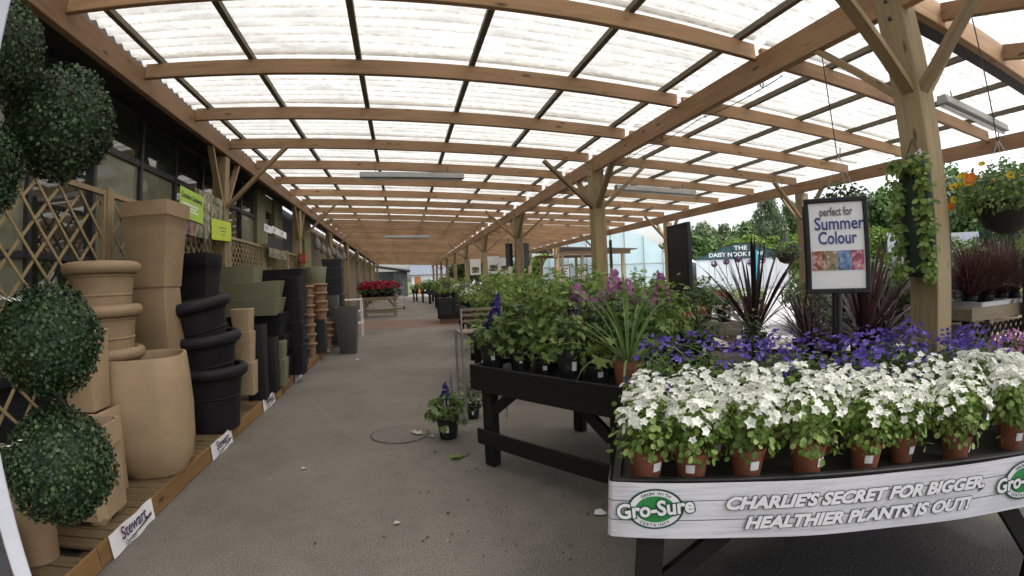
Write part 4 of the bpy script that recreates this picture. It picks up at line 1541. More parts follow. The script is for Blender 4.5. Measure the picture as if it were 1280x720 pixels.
def outlined(body, size, x, z, w, parent, front, back, y, ob, of=0.0, shear=0.0, roll=0.0):
    text('lettering', body, size, front, parent, (x, y, z), offset=ob, shear=shear, fit=w, roll=roll)
    text('lettering', body, size, back, parent, (x, y + .0007, z), offset=ob + of, shear=shear, sx=text.sx, roll=roll)


outlined("CHARLIE'S SECRET FOR BIGGER,", .062, .385, .112, .995, bn, M['paper'], M['ink'], -.0185, .0030, .0024, .22)
outlined("HEALTHIER PLANTS IS OUT!", .062, .46, .036, .875, bn, M['paper'], M['ink'], -.0185, .0030, .0024, .22)


def ellipse(parent, cx, cz, a, b, y, mat, name):
    m = MB()
    n = 40
    m.add([(cx + a * math.cos(2 * math.pi * i / n), y, cz + b * math.sin(2 * math.pi * i / n)) for i in range(n)], [tuple(range(n))])
    return m.obj(name, mat, parent)


def logo(cx, cz):
    g = thing('logo', None, None)
    g.parent = bn
    del_keys = [k for k in ('label', 'category') if k in g]
    for k in del_keys: del g[k]
    ellipse(g, cx, cz, .097, .077, -.0165, M['logodark'], 'oval')
    ellipse(g, cx, cz, .089, .070, -.0172, M['paper'], 'oval')
    ellipse(g, cx, cz, .068, .050, -.0178, M['logogreen'], 'oval')
    for body, rad, top in (('GROW WITH', 1, 1), ('CERTAINTY', 1, 0)):
        for i, c in enumerate(body):
            if c == ' ': continue
            f = (i - (len(body) - 1) / 2) * .155
            an = (R(90) - f) if top else (R(-90) + f)
            ex, ez = .0785 * math.cos(an), .060 * math.sin(an)
            ro = math.atan2(-math.cos(an) * .060, math.sin(an) * .0785) if top else math.atan2(math.cos(an) * .06, -math.sin(an) * .0785)
            text('lettering', c, .0165, M['logodark'], g, (cx + ex + .0058 * math.sin(ro), -.0181, cz + ez - .0058 * math.cos(ro)), align='CENTER', roll=ro)
    outlined('Gro-Sure', .078, cx - .128, cz - .038, .262, g, M['paper'], M['logodark'], -.0215, .0024, .0044, .0, R(7))


logo(.150, .113)
logo(1.575, .113)

# ------------------------------------------------------------------ poster stands
def poster_stand(label, p, rz, w, h, z0, zb, tilt=0.0):
    t = thing('poster_stand', label, 'sign', (p[0], p[1], zb), rz, 'framed poster stands on the benches')
    f = MB()
    c = z0 - zb
    bw = .022
    f.span((-w / 2, -.012, c), (w / 2, .02, c + bw)).span((-w / 2, -.012, c + h - bw), (w / 2, .02, c + h)).span((-w / 2, -.012, c + bw), (-w / 2 + bw, .02, c + h - bw)).span((w / 2 - bw, -.012, c + bw), (w / 2, .02, c + h - bw))
    f.span((-w / 2 + bw, .008, c + bw), (w / 2 - bw, .019, c + h - bw))
    f.obj('frame', M['frame'], t, bev=.003)
    MB().tube([(0, .005, 0), (0, .005, c + .001)], .016, 12).obj('pole', M['frame'], t, smooth=50)
    MB().loft([(.08, 0), (.08, .012), (.02, .02)], circ(20), c=(0, .005, 0), cap1=True).obj('foot', M['frame'], t, smooth=30)
    pw, ph_ = w - 2 * bw, h - 2 * bw
    pn = MB().span((-pw / 2 + .002, .001, c + bw + .002), (pw / 2 - .002, .006, c + h - bw - .002)).obj('poster', M['paper'], t)
    return t, pw, ph_, c + bw


t, pw, ph_, pz = poster_stand('black framed poster reading perfect for Summer Colour among the bellflowers', (2.03, 1.65), R(-47.5), .322, .475, 1.272, BT + .002)
for body, sz, fz, mt, w in (('perfect for', .058, .845, 'greyink', .60), ('Summer', .088, .685, 'navy', .90), ('Colour', .088, .52, 'navy', .70)):
    text('lettering', body, sz, M[mt], t, (-pw * w / 2 + (.012 if body == 'Summer' else 0), -.002, pz + ph_ * fz), offset=.0012, fit=pw * w)
for k, mt in enumerate(('ph_orange', 'ph_cream', 'ph_blue', 'ph_pink')):
    MB().span((-pw / 2 + .006 + k * (pw - .012) / 4, -.0015, pz + ph_ * .215), (-pw / 2 + .004 + (k + 1) * (pw - .012) / 4, .0005, pz + ph_ * .44)).obj('flower_photo', M[mt], t)
poster_stand('second black framed poster stand half hidden behind the Summer Colour poster', (2.19, 1.81), R(-47.5 + 180), .322, .475, 1.262, BT + .002)
t2, a_, b_, c_ = poster_stand('black framed notice board seen edge on above the near perennials', (1.97, 3.05), R(85), .335, .49, 1.27, z1 + .002)

# ------------------------------------------------------------------ cordylines and others on the second bench
z2 = .66 - .034
for x, y, k, lab, sc in ((.75, .65, 'cord', 'upright purple cordyline standing against the bright gap to the pavilion', 1.05),
                         (1.2, .6, 'cord_arch', 'arching purple cordyline left of the poster stand', .85),
                         (1.48, .62, 'leafy_dark', 'dark leafy plant between the arching cordylines', .8),
                         (1.72, .38, 'cord', 'tall purple cordyline between the poster stand and the big post', 1.05),
                         (1.88, .66, 'cord_arch', 'arching cordyline just left of the big post', .95),
                         (.85, .2, 'leafy_dark', 'low dark leafy plant at the front of the cordyline bench', .75),
                         (1.3, .2, 'cord_arch', 'low arching cordyline under the poster stand', .7),
                         (.18, .35, 'leafy_mid', 'leafy perennial at the near aisle end of the cordyline bench', .7)):
    plant(k, lab, 'plant', at(B2, x, y, z2), rr.uniform(-1, 1), sc, 'plants on the cordyline bench')

# ------------------------------------------------------------------ benches further in
KEYS = ['leafy_bright', 'leafy_mid', 'tall_stem', 'leafy_bright2', 'leafy_dark', 'pink_small', 'lime_mound', 'white_mound', 'purple_mound', 'delph_plum', 'grassy']
DESC = {'leafy_bright': 'bright leafy perennial', 'leafy_mid': 'mid green leafy perennial', 'tall_stem': 'tall stemmed perennial', 'leafy_bright2': 'spreading bright perennial', 'leafy_dark': 'dark leafy perennial',
        'pink_small': 'pink flowered perennial', 'lime_mound': 'lime green mound', 'white_mound': 'white flowered mound', 'purple_mound': 'purple flowered mound', 'delph_plum': 'plum delphinium', 'grassy': 'grassy clump', 'cord_arch': 'arching purple cordyline', 'gera': 'red geranium', 'salmon': 'salmon flowered perennial'}


def fill(bo, L, W, H, nx, ny, keys, where, sc=1.0, seed=0):
    r3 = random.Random(seed)
    cnt = {}
    for j in range(ny):
        for i in range(nx):
            k = keys[r3.randrange(len(keys))]
            cnt[k] = cnt.get(k, -1) + 1
            lab = '%s, %s from the aisle, row %s, %s' % (DESC[k], ORD[i], ('one', 'two', 'three', 'four')[j], where)
            plant(k, lab, 'plant', at(bo, L * (i + .5) / nx + r3.uniform(-.04, .04), W * (j + .5) / ny + r3.uniform(-.04, .04), H - .034), r3.uniform(-2, 2), sc * r3.uniform(.85, 1.12), 'plants on the ' + where)


fill(B3, 1.55, 1.9, .76, 4, 4, ['leafy_bright', 'leafy_bright2', 'tall_stem', 'leafy_mid', 'pink_small', 'leafy_bright', 'leafy_dark'], 'bench past the slatted chair', 1.1, 1)
fill(B4, 1.3, 2.0, .76, 3, 4, ['leafy_bright', 'lime_mound', 'tall_stem', 'leafy_mid', 'purple_mound'], 'bench at the second post row', 1.1, 2)
fill(B5, 1.3, 2.2, .76, 3, 4, ['leafy_mid', 'lime_mound', 'leafy_bright', 'white_mound'], 'bench before the crate bench', 1.0, 3)
fill(B6, 1.15, 1.4, .7, 3, 3, ['leafy_dark', 'salmon', 'leafy_mid', 'leafy_dark', 'grassy'], 'bench under the right canopy', 1.0, 4)
B8 = bench('display_bench', 'timber bench of dark plants between the cordylines and the lattice bench', (4.35, 4.1, 0), R(-42), 2.3, .9, .72, 'greywood')
fill(B8, 2.3, .9, .72, 6, 2, ['leafy_dark', 'cord_arch', 'leafy_mid', 'leafy_dark', 'purple_mound', 'cord_arch'], 'timber bench behind the cordylines', 1.05, 14)
B9 = bench('display_bench', 'timber bench of green plants beyond the lattice bench', (6.0, 3.5, 0), R(-42), 2.4, .9, .72, 'greywood')
fill(B9, 2.4, .9, .72, 6, 2, ['leafy_dark', 'leafy_mid', 'lime_mound', 'tall_stem'], 'timber bench past the lattice bench', 1.1, 15)
fill(B7, 2.2, 1.4, .76, 4, 2, ['leafy_bright', 'leafy_mid', 'lime_mound'], 'brown mid canopy bench', 1.1, 5)

# ------------------------------------------------------------------ slatted chair
t = thing('slatted_chair', 'slatted garden chair with pale metal legs beside the near bench', 'chair', (.535, 4.72, 0), R(4))
c = MB()
for z in (1.115, 1.06, 1.0): c.span((0, -.008, z - .014), (.42, .008, z + .014))
c.obj('backrest', M['greywood'], t, bev=.003)
s = MB()
for k in range(5): s.span((.0, -.42 + k * .075, .868), (.42, -.36 + k * .075, .884))
s.obj('seat', M['greywood'], t, bev=.003)
for x in (.005, .415):
    MB().tube([(x, .012, 1.13), (x, .012, .86), (x, .08, .002)], .012, 8).obj('leg', M['steel'], t, smooth=50)
    MB().tube([(x, -.40, .862), (x, -.46, .002)], .012, 8).obj('leg', M['steel'], t, smooth=50)
t.rotation_euler = (0, 0, R(182))
t.location = (.955, 4.72, 0)

# ------------------------------------------------------------------ vertical planter on the big post, tag
t = thing('wall_planter', 'tall green hanging planter of strawberry leaves on the big post', 'planter', (2.74, 1.60, 1.33))
MB().loft([(.7, 0), (1, .05), (1.05, .3), (1, .58), (.8, .66), (.3, .70)], [(a * .05, b_ * .105) for a, b_ in circ(20)], cap1=True).obj('pouch', M['greensack'], t, smooth=60)
MB().tube([(.0, -.05, .68), (.03, 0, .80), (.0, .05, .68)], .004, 6).obj('strap', M['greensack'], t)
P, NN = [], []
r2 = np.random.default_rng(9)
for j in range(6):
    for k in range(3):
        c0 = np.array([-.055, (-.09, .0, .09)[k], .04 + .118 * j])
        if k == 1 and j < 5: continue
        m = 40
        d = dirs(m, r2)
        d[:, 0] = -np.abs(d[:, 0])
        P.append(c0 + d * r2.uniform(.02, .075, (m, 1)))
        NN.append(d + np.array([-.3, -.2, .6]))
V, F = scatter(ROUND[0], ROUND[1], np.concatenate(P), np.concatenate(NN), r2.uniform(.028, .05, sum(len(p) for p in P)), r2)
MB().add(V, F).obj('foliage', M['folbright'], t)
t = thing('wall_planter', 'dark green hanging sack on the right side of the big post', 'planter', (3.0, 1.62, 1.33))
MB().loft([(.7, 0), (1, .05), (1.05, .3), (.8, .58), (.3, .70)], [(a * .04, b_ * .09) for a, b_ in circ(20)], cap1=True).obj('pouch', M['greensack'], t, smooth=60)
t = thing('price_tag', 'small white tag nailed to the big post above the strawberry planter', 'tag', (2.765, 1.58, 2.03), R(-90))
t.rotation_euler = (R(-20), R(-28), R(-90))
MB().span((-.04, -.004, -.02), (.04, -.001, .02)).obj('card', M['paper'], t)
MB().span((-.028, -.0052, -.006), (.028, -.0041, 0)).obj('printed_line', M['greyink'], t)

# ------------------------------------------------------------------ hanging baskets and hooks
def hanging(name, label, p, zrim, apex, ztop, rb, fr, fh, fol, blooms, seed, nleaf=500, leaf=(.03, .055)):
    r2 = np.random.default_rng(seed)
    t = thing(name, label, 'hanging basket', (p[0], p[1], zrim))
    MB().loft([(rb * .25, -rb * .95), (rb * .7, -rb * .75), (rb * .95, -rb * .3), (rb, 0), (rb * .94, 0), (rb * .88, -rb * .2)], circ(28), cap1=True).obj('basket', M['wicker'], t, smooth=50)
    MB().add(*dome(nleaf, r2, fr, fh, .0, .5, -.35, LEAF, leaf)).obj('foliage', M[fol], t)
    for n, mat, sz in blooms:
        d = dirs(n, r2, -.1)
        MB().add(*scatter(PETU[0], PETU[1], d * np.array([fr, fr, fh]) * 1.04, d * .6 + np.array([-.7, -.5, .35]), r2.uniform(sz * .8, sz * 1.15, n), r2)).obj('blossoms', M[mat], t)
    for k in range(3):
        a = 2.1 * k + .4
        c = MB()
        m = 26
        P0, P1 = Vector((rb * math.cos(a), rb * math.sin(a), 0)), Vector((0, 0, apex - zrim))
        for i in range(m):
            q = P0.lerp(P1, (i + .5) / m)
            dv = (P1 - P0).normalized()
            sd = dv.cross(Vector((0, 0, 1))).normalized() * .005 if i % 2 else dv.cross(Vector((math.cos(a + 1.57), math.sin(a + 1.57), 0))).normalized() * .005
            h = (P1 - P0).length / m * .5
            c.tube([q - dv * h, q + sd, q + dv * h, q - sd, q - dv * h], .0016, 4, False)
        c.obj('chain', M['steel'], t)
    g = apex - zrim
    e = ztop - zrim
    pts = [(.028, 0, g + .05), (.02, 0, g + .01), (0, 0, g - .008), (-.02, 0, g + .012), (-.022, 0, g + .1), (-.03, 0, g + .45 * (e - g)), (-.02, 0, e - .08), (-.02, 0, e - .03), (.012, 0, e), (.05, 0, e - .03)]
    MB().tube(pts, .0045, 6).obj('hook', M['frame'], t)
    return t


hanging('hanging_basket', 'hanging basket of orange and yellow petunias at the right edge', (3.34, 1.30), 1.76, 2.14, 3.05, .20, .34, .24, 'fol', ((12, 'orange_petal', .034), (14, 'yellow_petal', .03)), 31, 1700, (.025, .048))
hanging('hanging_basket', 'hanging basket hidden behind the poster except for its hook and chains', (3.0, 2.36), 1.85, 2.22, 3.1, .16, .2, .16, 'foldark', (), 32)
hanging('hanging_basket', 'small dark hanging basket beside the far right canopy post', (6.02, 5.98), 1.66, 1.95, 2.9, .18, .28, .22, 'foldark', ((14, 'plum_petal', .03),), 33)
hk = MB()
hk.tube([(0, 0, .05), (.012, 0, .02), (.012, 0, -.05), (0, 0, -.085), (-.02, 0, -.075), (-.024, 0, -.055)], .005, 6)
hkm = hk.mesh('hook', M['frame'])
for k in range(9):
    tag(inst('s_hook', hkm, None, (2.872, 2.95 + .85 * k, 3.0), (0, 0, .3 * (k % 3))), 'black hook under the middle wall plate, %s counting from the big post' % ORD[k], 'hook', 'black hooks along the middle wall plate')
tag(MB().tube([(2.87, 2.7 + .12 * i, 2.93 - .03 * math.sin(math.pi * (i % 10) / 10)) for i in range(60)], .004, 5).obj('cable', M['frame']), 'thin black cable sagging along the middle wall plate', 'cable')

# ------------------------------------------------------------------ red grass bench at right
t = bench('display_bench', 'lattice fronted bench of maroon grasses right of the big post', (4.62, 2.15, 0), R(-6), 1.75, .8, 1.0, 'greywood', apron=.12, rail=False)
BG = t
s = MB()
for k in range(-6, 18):
    for sg in (1, -1):
        a = k * .11
        t0, t1 = max(0, -a), min(.62, 1.65 - a)
        if t1 - t0 < .05: continue
        z0 = (.22 + t0, .22 + t1) if sg > 0 else (.84 - t0, .84 - t1)
        y = .012 if sg > 0 else .022
        s.beam((.05 + a + t0, y, z0[0]), (.05 + a + t1, y, z0[1]), .008, .024, up=(0, 1, 0))
s.obj('lattice', M['frame'], t)
for k in range(2):
    o = thing('plant_tray', ('left', 'right')[k] + ' white plastic tray of maroon grasses on the lattice bench', 'tray', at(BG, .52 + .66 * k, .22, .968), R(-6), 'white trays on the lattice bench')
    MB().loft([(1, 0), (1.04, .065), (1.08, .07), (1.08, .075), (1.0, .075), (.96, .01)], [(a * .29, b * .19) for a, b in rsq(.1, 2)], cap1=True).obj('tray', M['whitemetal'], o)
for k in range(8):
    plant('sedge', 'maroon grass clump, %s from the left in the white trays' % ORD[k], 'plant', at(BG, .3 + .155 * k, .2 + .12 * (k % 2), .982), k * 1.3, 1.0, 'maroon grasses in the white trays')
for k in range(3):
    plant('sedge', 'maroon grass clump on the lattice bench left of the trays, %s from the big post' % ORD[k], 'plant', at(BG, .05 + .09 * k, .45 + .1 * k, .972), k * 1.1, .8, 'maroon grasses beside the trays')
t = thing('plastic_tray', 'dark green plastic tray leaning under the lattice bench front', 'tray', (4.9, 1.72, .62), R(-20))
t.rotation_euler = (R(35), 0, R(-20))
MB().loft([(1, 0), (1.05, .08), (1.1, .085), (1.1, .09), (1.0, .09), (.96, .012)], [(a * .34, b * .2) for a, b in rsq(.1, 2)], cap1=True).obj('tray', M['greensack'], t)
tb = bench('plant_table', 'low dark table holding the green tray and pink flowers behind the bellflowers', (3.35, 1.25, 0), R(-20), 1.6, .62, .66, 'stain', apron=.1, rail=False, cat='table')
t.location = (*at(tb, 1.1, .35)[:2], .70)
for k in range(3):
    parts = [p for p in PLANT['white_mound'] if p[0] != 'blossoms']
    o = plant('white_mound', 'pink flowered cushion plant on the low dark table, %s from the big post' % ORD[k], 'plant', at(tb, .15 + .3 * k, .2, .66 - .03), k, .75, 'pink cushion plants')
    for ch in o.children:
        if ch.name.startswith('blossoms'):
            ch.data = ch.data.copy()
            ch.data.materials[0] = M['pink_petal']
tag(MB().span((-.07, -.07, .002), (.07, .07, 1.45)).obj('timber_post', M['brownstain'], None, (5.62, 1.95, 0), bev=.006), 'short dark brown post in front of the lattice bench', 'post')
# ------------------------------------------------------------------ things farther along the walkway
t = bench('plant_table', 'pale timber table of red geraniums far down on the left', (-1.93, 20.9, 0), 0, 1.62, .8, .87, 'greywood', apron=.14, rail=True, cat='table')
for k in range(9):
    plant('gera', 'red geranium, %s along the pale timber table' % ORD[k], 'plant', at(t, .17 + .3 * (k % 5) + .1 * (k // 5), .22 + .35 * (k // 5), .84), k, 1.5, 'red geraniums on the pale timber table')
t = thing('crate_bench', 'long black plastic bench on brick feet beside the walkway', 'bench', (1.06, 16.0, 0), R(-10))
MB().span((0, 0, .18), (1.55, 2.0, .86)).obj('body', M['stain'], t, bev=.01)
for y in (.05, 1.7): MB().span((.06, y, .002), (1.5, y + .25, .178)).obj('foot', M['brick'], t, bev=.006)
for k in range(3): MB().span((.06 + .5 * k, -.02, .3), (.5 + .5 * k, -.001, .78)).obj('front_panel', M['frame'], t, bev=.006)
fill(t, 1.55, 2.0, .897, 4, 3, ['white_mound', 'lime_mound', 'leafy_mid', 'purple_mound'], 'black crate bench', 1.05, 8)
t = thing('plant_trolley', 'metal plant trolley with shelves beyond the red geraniums', 'trolley', (-.62, 27.0, 0))
for z in (.2, .7, 1.15): MB().span((0, 0, z), (.6, .9, z + .03)).obj('shelf', M['galv'], t)
for x in (.01, .59):
    for y in (.01, .89): MB().tube([(x, y, .1), (x, y, 1.6)], .015, 6).obj('upright', M['steel'], t)
for x in (.05, .55):
    for y in (.08, .82): MB().loft([(.055, -.02), (.055, .02)], circ(14), cap1=True).obj('wheel', M['frame'], t, (x, y, .057), rot=(R(90), 0, 0))
for k, z in enumerate((.731, 1.181)):
    plant('leafy_dark', ('lower', 'upper')[k] + ' dark plant on the metal trolley', 'plant', (-.32, 27.4, z), 0, .8)
for k, (x, y, w, lab) in enumerate(((1.15, 34.0, 1.0, 'far dark plant table at the walkway end, right side'), (.55, 36.5, .5, 'small far dark table beside the grey shed door'), (1.9, 28.0, 1.2, 'distant dark plant table before the far posts'), (1.9, 22.5, 1.3, 'dark plant table behind the long black plastic bench'), (1.55, 25.2, 1.2, 'dark plant table two places past the black plastic bench'), (1.5, 31.0, 1.1, 'dark plant table between the far posts and walkway end'))):
    t = bench('plant_table', lab, (x, y, 0), 0, w, 1.4, .8, 'stain', cat='table', rail=False)
    fill(t, w, 1.4, .8, 2 if w < .8 else 3, 2, ['lime_mound', 'leafy_mid', 'leafy_bright'], ('walkway end table', 'table by the shed door', 'table before the far posts', 'table behind the crate bench', 'second table past the crate bench', 'table nearer the walkway end')[k], 1.2, 20 + k)
# small white stand beside the grey planters
t = thing('white_stand', 'small white display stand behind the tapered grey planter', 'stand', (-1.75, 13.2, 0))
for z in (.35, .68, 1.0): MB().span((0, 0, z), (.55, .5, z + .035)).obj('shelf', M['white'], t)
for x in (0, .52):
    for y in (0, .47): MB().span((x, y, 0), (x + .03, y + .03, 1.0)).obj('leg', M['white'], t)
# orange boards and hung ornaments along the left wall
t = thing('fence_panel', 'orange brown boarded panel against the far left wall', 'fence', (-2.46, 16.4, 0))
b = MB()
for k in range(16): b.span((0, k * .152, .1), (.025 + .003 * (k % 2), k * .152 + .148, 1.85))
b.obj('boards', M['rust'], t)
MB().span((-.03, 0, 1.86), (.05, 2.45, 1.92)).obj('top_rail', M['greywood'], t)
om = MB().loft([(.02, 0), (.13, .06), (.16, .22), (.11, .36), (.03, .48), (.012, .62)], circ(14), cap1=True)
omm = om.mesh('body', M['ornament'], 40)
for k in range(7):
    o = thing('hanging_ornament', 'pale ornament hung along the far left wall plate, %s from the near end' % ORD[k], 'ornament', (-2.38, 13.4 + 1.0 * k, 2.28 - .06 * (k % 3)), k, 'pale hanging ornaments')
    inst('body', omm, o, (0, 0, .15), sc=(.6, .6, .7 - .1 * (k % 2)))
    MB().tube([(0, 0, .55), (0, 0, 1.0)], .005, 5).obj('cord', M['frame'], o)
# black boards hung on the far post
for k, (x, y, z, lab) in enumerate(((2.62, 11.7, 1.72, 'black hanging board left of the third canopy post'), (3.05, 11.7, 1.72, 'black hanging board right of the third canopy post'), (3.05, 6.62, 1.35, 'black board edge beside the second canopy post'))):
    o = thing('notice_board', lab, 'board', (x, y, z), R(20 if k < 2 else 70))
    MB().span((-.1, -.015, 0), (.1, .015, .58)).obj('board', M['frame'], o, bev=.004)
    MB().tube([(0, 0, .58), (0, 0, .7)], .006, 6).obj('hanger', M['frame'], o)
# white signs on sticks among the far benches
for k, (x, y, lab) in enumerate(((1.98, 13.2, 'white sign card on a stick above the far perennials, left one'), (2.25, 11.9, 'white sign card on a stick above the far perennials, middle one'), (2.75, 12.9, 'white sign card on a stick by the third canopy post'))):
    o = thing('sign_card', lab, 'sign', (x, y, .78), R(-12))
    MB().tube([(0, 0, -.04), (0, 0, .9)], .012, 6).obj('stick', M['frame'], o)
    MB().span((-.15, -.012, .78), (.15, -.004, 1.22)).obj('card', M['paper'], o)
    MB().span((-.10, -.014, .84), (.10, -.0121, 1.0)).obj('photo', M['ph_grey'], o)

# ------------------------------------------------------------------ buildings at the end of the walkway
t = thing('grey_shed', 'grey shed with diagonal boarding and dark roof at the walkway end', 'shed', (-1.2, 52, 0))
MB().span((-2.5, 0, 0), (1.55, 4, 2.75)).obj('wall', M['bluegrey'], t)
b = MB()
for k in range(22): b.beam((.1 + .0 * k, -.03, .1 + .16 * k - 1.0), (1.5, -.03, 1.1 + .16 * k - 1.0), .02, .05, up=(0, 1, 0))
b.obj('diagonal_boarding', M['galv'], t)
MB().beam((-2.9, 1.9, 3.55), (1.9, 1.9, 2.75), 4.6, .18).obj('roof', M['darkwall'], t)
MB().span((-1.9, -.04, 0), (-1.0, -.002, 2.1)).obj('door', M['darkframe'], t)
t = thing('white_house', 'white rendered house with grey slate roof and orange door', 'house', (1.0, 62, 0))
MB().span((0, 0, 0), (9, 6, 2.5)).obj('wall', M['rendered'], t)
MB().poly([(-.3, -.4, 2.45), (-.3, 6.4, 2.45), (-.3, 3, 4.6)], (1, 0, 0), 9.6).obj('roof', M['slate'], t)
d = MB().span((.35, -.06, 0), (1.15, -.002, 2.2)).obj('door', M['rust'], t)
for x in (3.5, 6.0):
    f = MB().span((x, -.04, .9), (x + 1.1, -.002, 2.0)).obj('window', M['glass'], t)
for k, (x, y, w, h, mt, lab) in enumerate(((7.2, 41, 2.2, 2.9, 'galv', 'small grey kiosk with teal window beyond the far posts'), (10.8, 44, 2.6, 3.0, 'rendered', 'pale hut with turquoise door beyond the far benches'))):
    t = thing('kiosk', lab, 'kiosk', (x, y, 0))
    MB().span((0, 0, 0), (w, 2, h)).obj('wall', M[mt], t)
    MB().beam((-.2, 1, h + .06), (w + .2, 1, h + .06), 2.6, .1).obj('roof', M['slate'], t)
    f = MB().span((w * .3, -.04, .3 if k else 1.0), (w * .75, -.002, 2.2)).obj('door' if k else 'window', M['teal'], t)

# second timber pergola and price boards
t = thing('pergola', 'second timber canopy seen beyond the main one', 'canopy', (8.4, 24.5, 0))
for x in (0, 1.15, 2.3, 3.6):
    for y in (0, 4): MB().span((x - .07, y - .07, 0), (x + .07, y + .07, 2.6)).obj('post', M['post'], t)
for y in (0, 4): MB().span((-.4, y - .05, 2.6), (4.1, y + .05, 2.78)).obj('beam', M['plate'], t)
MB().beam((-.5, 2, 3.0), (4.3, 2, 2.84), 5, .06).obj('roof', M['brownstain'], t)
for k, (x, y) in enumerate(((8.9, 25.6), (10.1, 26.0))):
    o = thing('price_board', ('left', 'right')[k] + ' black edged price list board under the second timber canopy', 'sign', (x, y, 0), R(-20))
    MB().span((-.3, 0, .7), (.3, .04, 2.1)).obj('frame', M['frame'], o)
    MB().span((-.26, -.006, .76), (.26, -.001, 2.04)).obj('sheet', M['paper'], o)
    q = MB()
    for j in range(7): q.span((-.2, -.009, .9 + .16 * j), (.2 - .05 * (j % 3), -.0061, .96 + .16 * j))
    q.obj('printed_line', M['greyink'], o)
    MB().span((-.03, .04, 0), (.03, .07, 1.4)).obj('pole', M['frame'], o)

# pale cyan polytunnel with glazing bars
t = thing('polytunnel', 'large pale cyan polytunnel beyond the right canopy posts', 'greenhouse', (13.0, 29, 0), R(-24))
n = 20
ring = [(-4.6 * math.cos(math.pi * i / n), 4.5 * math.sin(math.pi * i / n) ** .8 if 0 < i < n else 0) for i in range(n + 1)]
vs, fs = [], []
for y in (0, 9):
    for (x, z) in ring: vs.append((x, y, z))
for i in range(n): fs.append((i, i + 1, n + 2 + i, n + 1 + i))
fs.append(tuple(range(n, -1, -1)))
MB().add(vs, fs).obj('cover', M['film'], t, smooth=50)
q = MB()
for x in np.arange(-3.75, 3.8, 1.25): q.tube([(x, -.06, 0), (x, -.06, 4.5 * math.sin(math.acos(-x / 4.6)) ** .8)], .03, 5)
for z in (1.2, 2.1): q.tube([(-4.3, -.06, z), (4.3, -.06, z)], .03, 5)
q.obj('glazing_bar', M['galv'], t)

# the pavilion with a curved dark green gable board
pv = thing('pavilion', 'white pavilion with dark green gable board lettered above the doors', 'building', (21.65, 31.23, 0), math.atan2(-4.5, 5.36))
L = 7.0
MB().span((0, 0, 0), (L, 6, 2.42)).obj('wall', M['rendered'], pv)
n = 24
g = [(-.15 + (L + .3) * i / n, -.10, 2.42 + 1.05 * (math.sin(math.pi * (i / n)) ** 1.5)) for i in range(n + 1)]
MB().poly([(-.15, -.10, 2.30)] + g + [(L + .15, -.10, 2.30)], (0, 1, 0), .09).obj('gable_board', M['pavgreen'], pv)
vs = []
for (x, y, z) in g: vs += [(x, -.18, z + .03), (x, 6.1, z + .03)]
MB().add(vs, [(2 * i, 2 * i + 2, 2 * i + 3, 2 * i + 1) for i in range(n)]).obj('roof', M['slate'], pv, smooth=40)
for body, sz, x, z, w in (('THE', .42, 2.95, 2.98, 1.0), ('DAISY NOOK PARK', .44, 1.0, 2.50, 4.2)):
    text('lettering', body, sz, M['paper'], pv, (x, -.115, z), offset=.012, fit=w, ext=.01)
for k in range(4):
    f = MB().span((.25 + 1.7 * k, -.05, .15), (1.75 + 1.7 * k, -.002, 2.15)).obj('door_panel', M['white'], pv)
    MB().span((.99 + 1.7 * k, -.06, .15), (1.01 + 1.7 * k, -.051, 2.15)).obj('joint', M['galv'], f)
t = thing('banner_flag', 'tall cyan feather flag in front of the pavilion', 'flag', (16.75, 19.05, 0), R(-40))
MB().poly([(0, 0, .7), (.2, 0, .75), (.27, 0, 1.9), (.24, 0, 2.35), (.1, 0, 2.5), (0, 0, 2.3)], (0, 1, 0), .015).obj('cloth', M['cyan'], t)
MB().tube([(0, 0, 0), (0, 0, 2.5)], .015, 6).obj('pole', M['white'], t)
t = thing('marquee', 'white marquee with sloping roof left of the pavilion', 'tent', (18.9, 33.5, 0), R(-40))
MB().span((0, 0, 0), (3.2, 5, 2.2)).obj('wall', M['rendered'], t)
MB().poly([(-.1, -.1, 2.2), (3.3, -.1, 2.2), (1.6, -.1, 3.2)], (0, 1, 0), 5.2).obj('roof', M['white'], t)
for k, (x, y, rz, lab) in enumerate(((19.3, 12.6, -55, 'small slate roofed hut behind the strawberry planter'), (22.6, 12.2, -60, 'slate roofed hut right of the big post among trees'))):
    t = thing('hut', lab, 'hut', (x, y, 0), R(rz))
    MB().span((0, 0, 0), (1.8, 2, 2.0)).obj('wall', M['galv'], t)
    MB().poly([(-.2, -.3, 1.98), (-.2, 2.3, 1.98), (-.2, 1, 2.85)], (1, 0, 0), 2.2).obj('roof', M['slate'], t)
    f = MB().span((.5, -.03, .9), (1.3, -.002, 1.7)).obj('window', M['glass'], t)
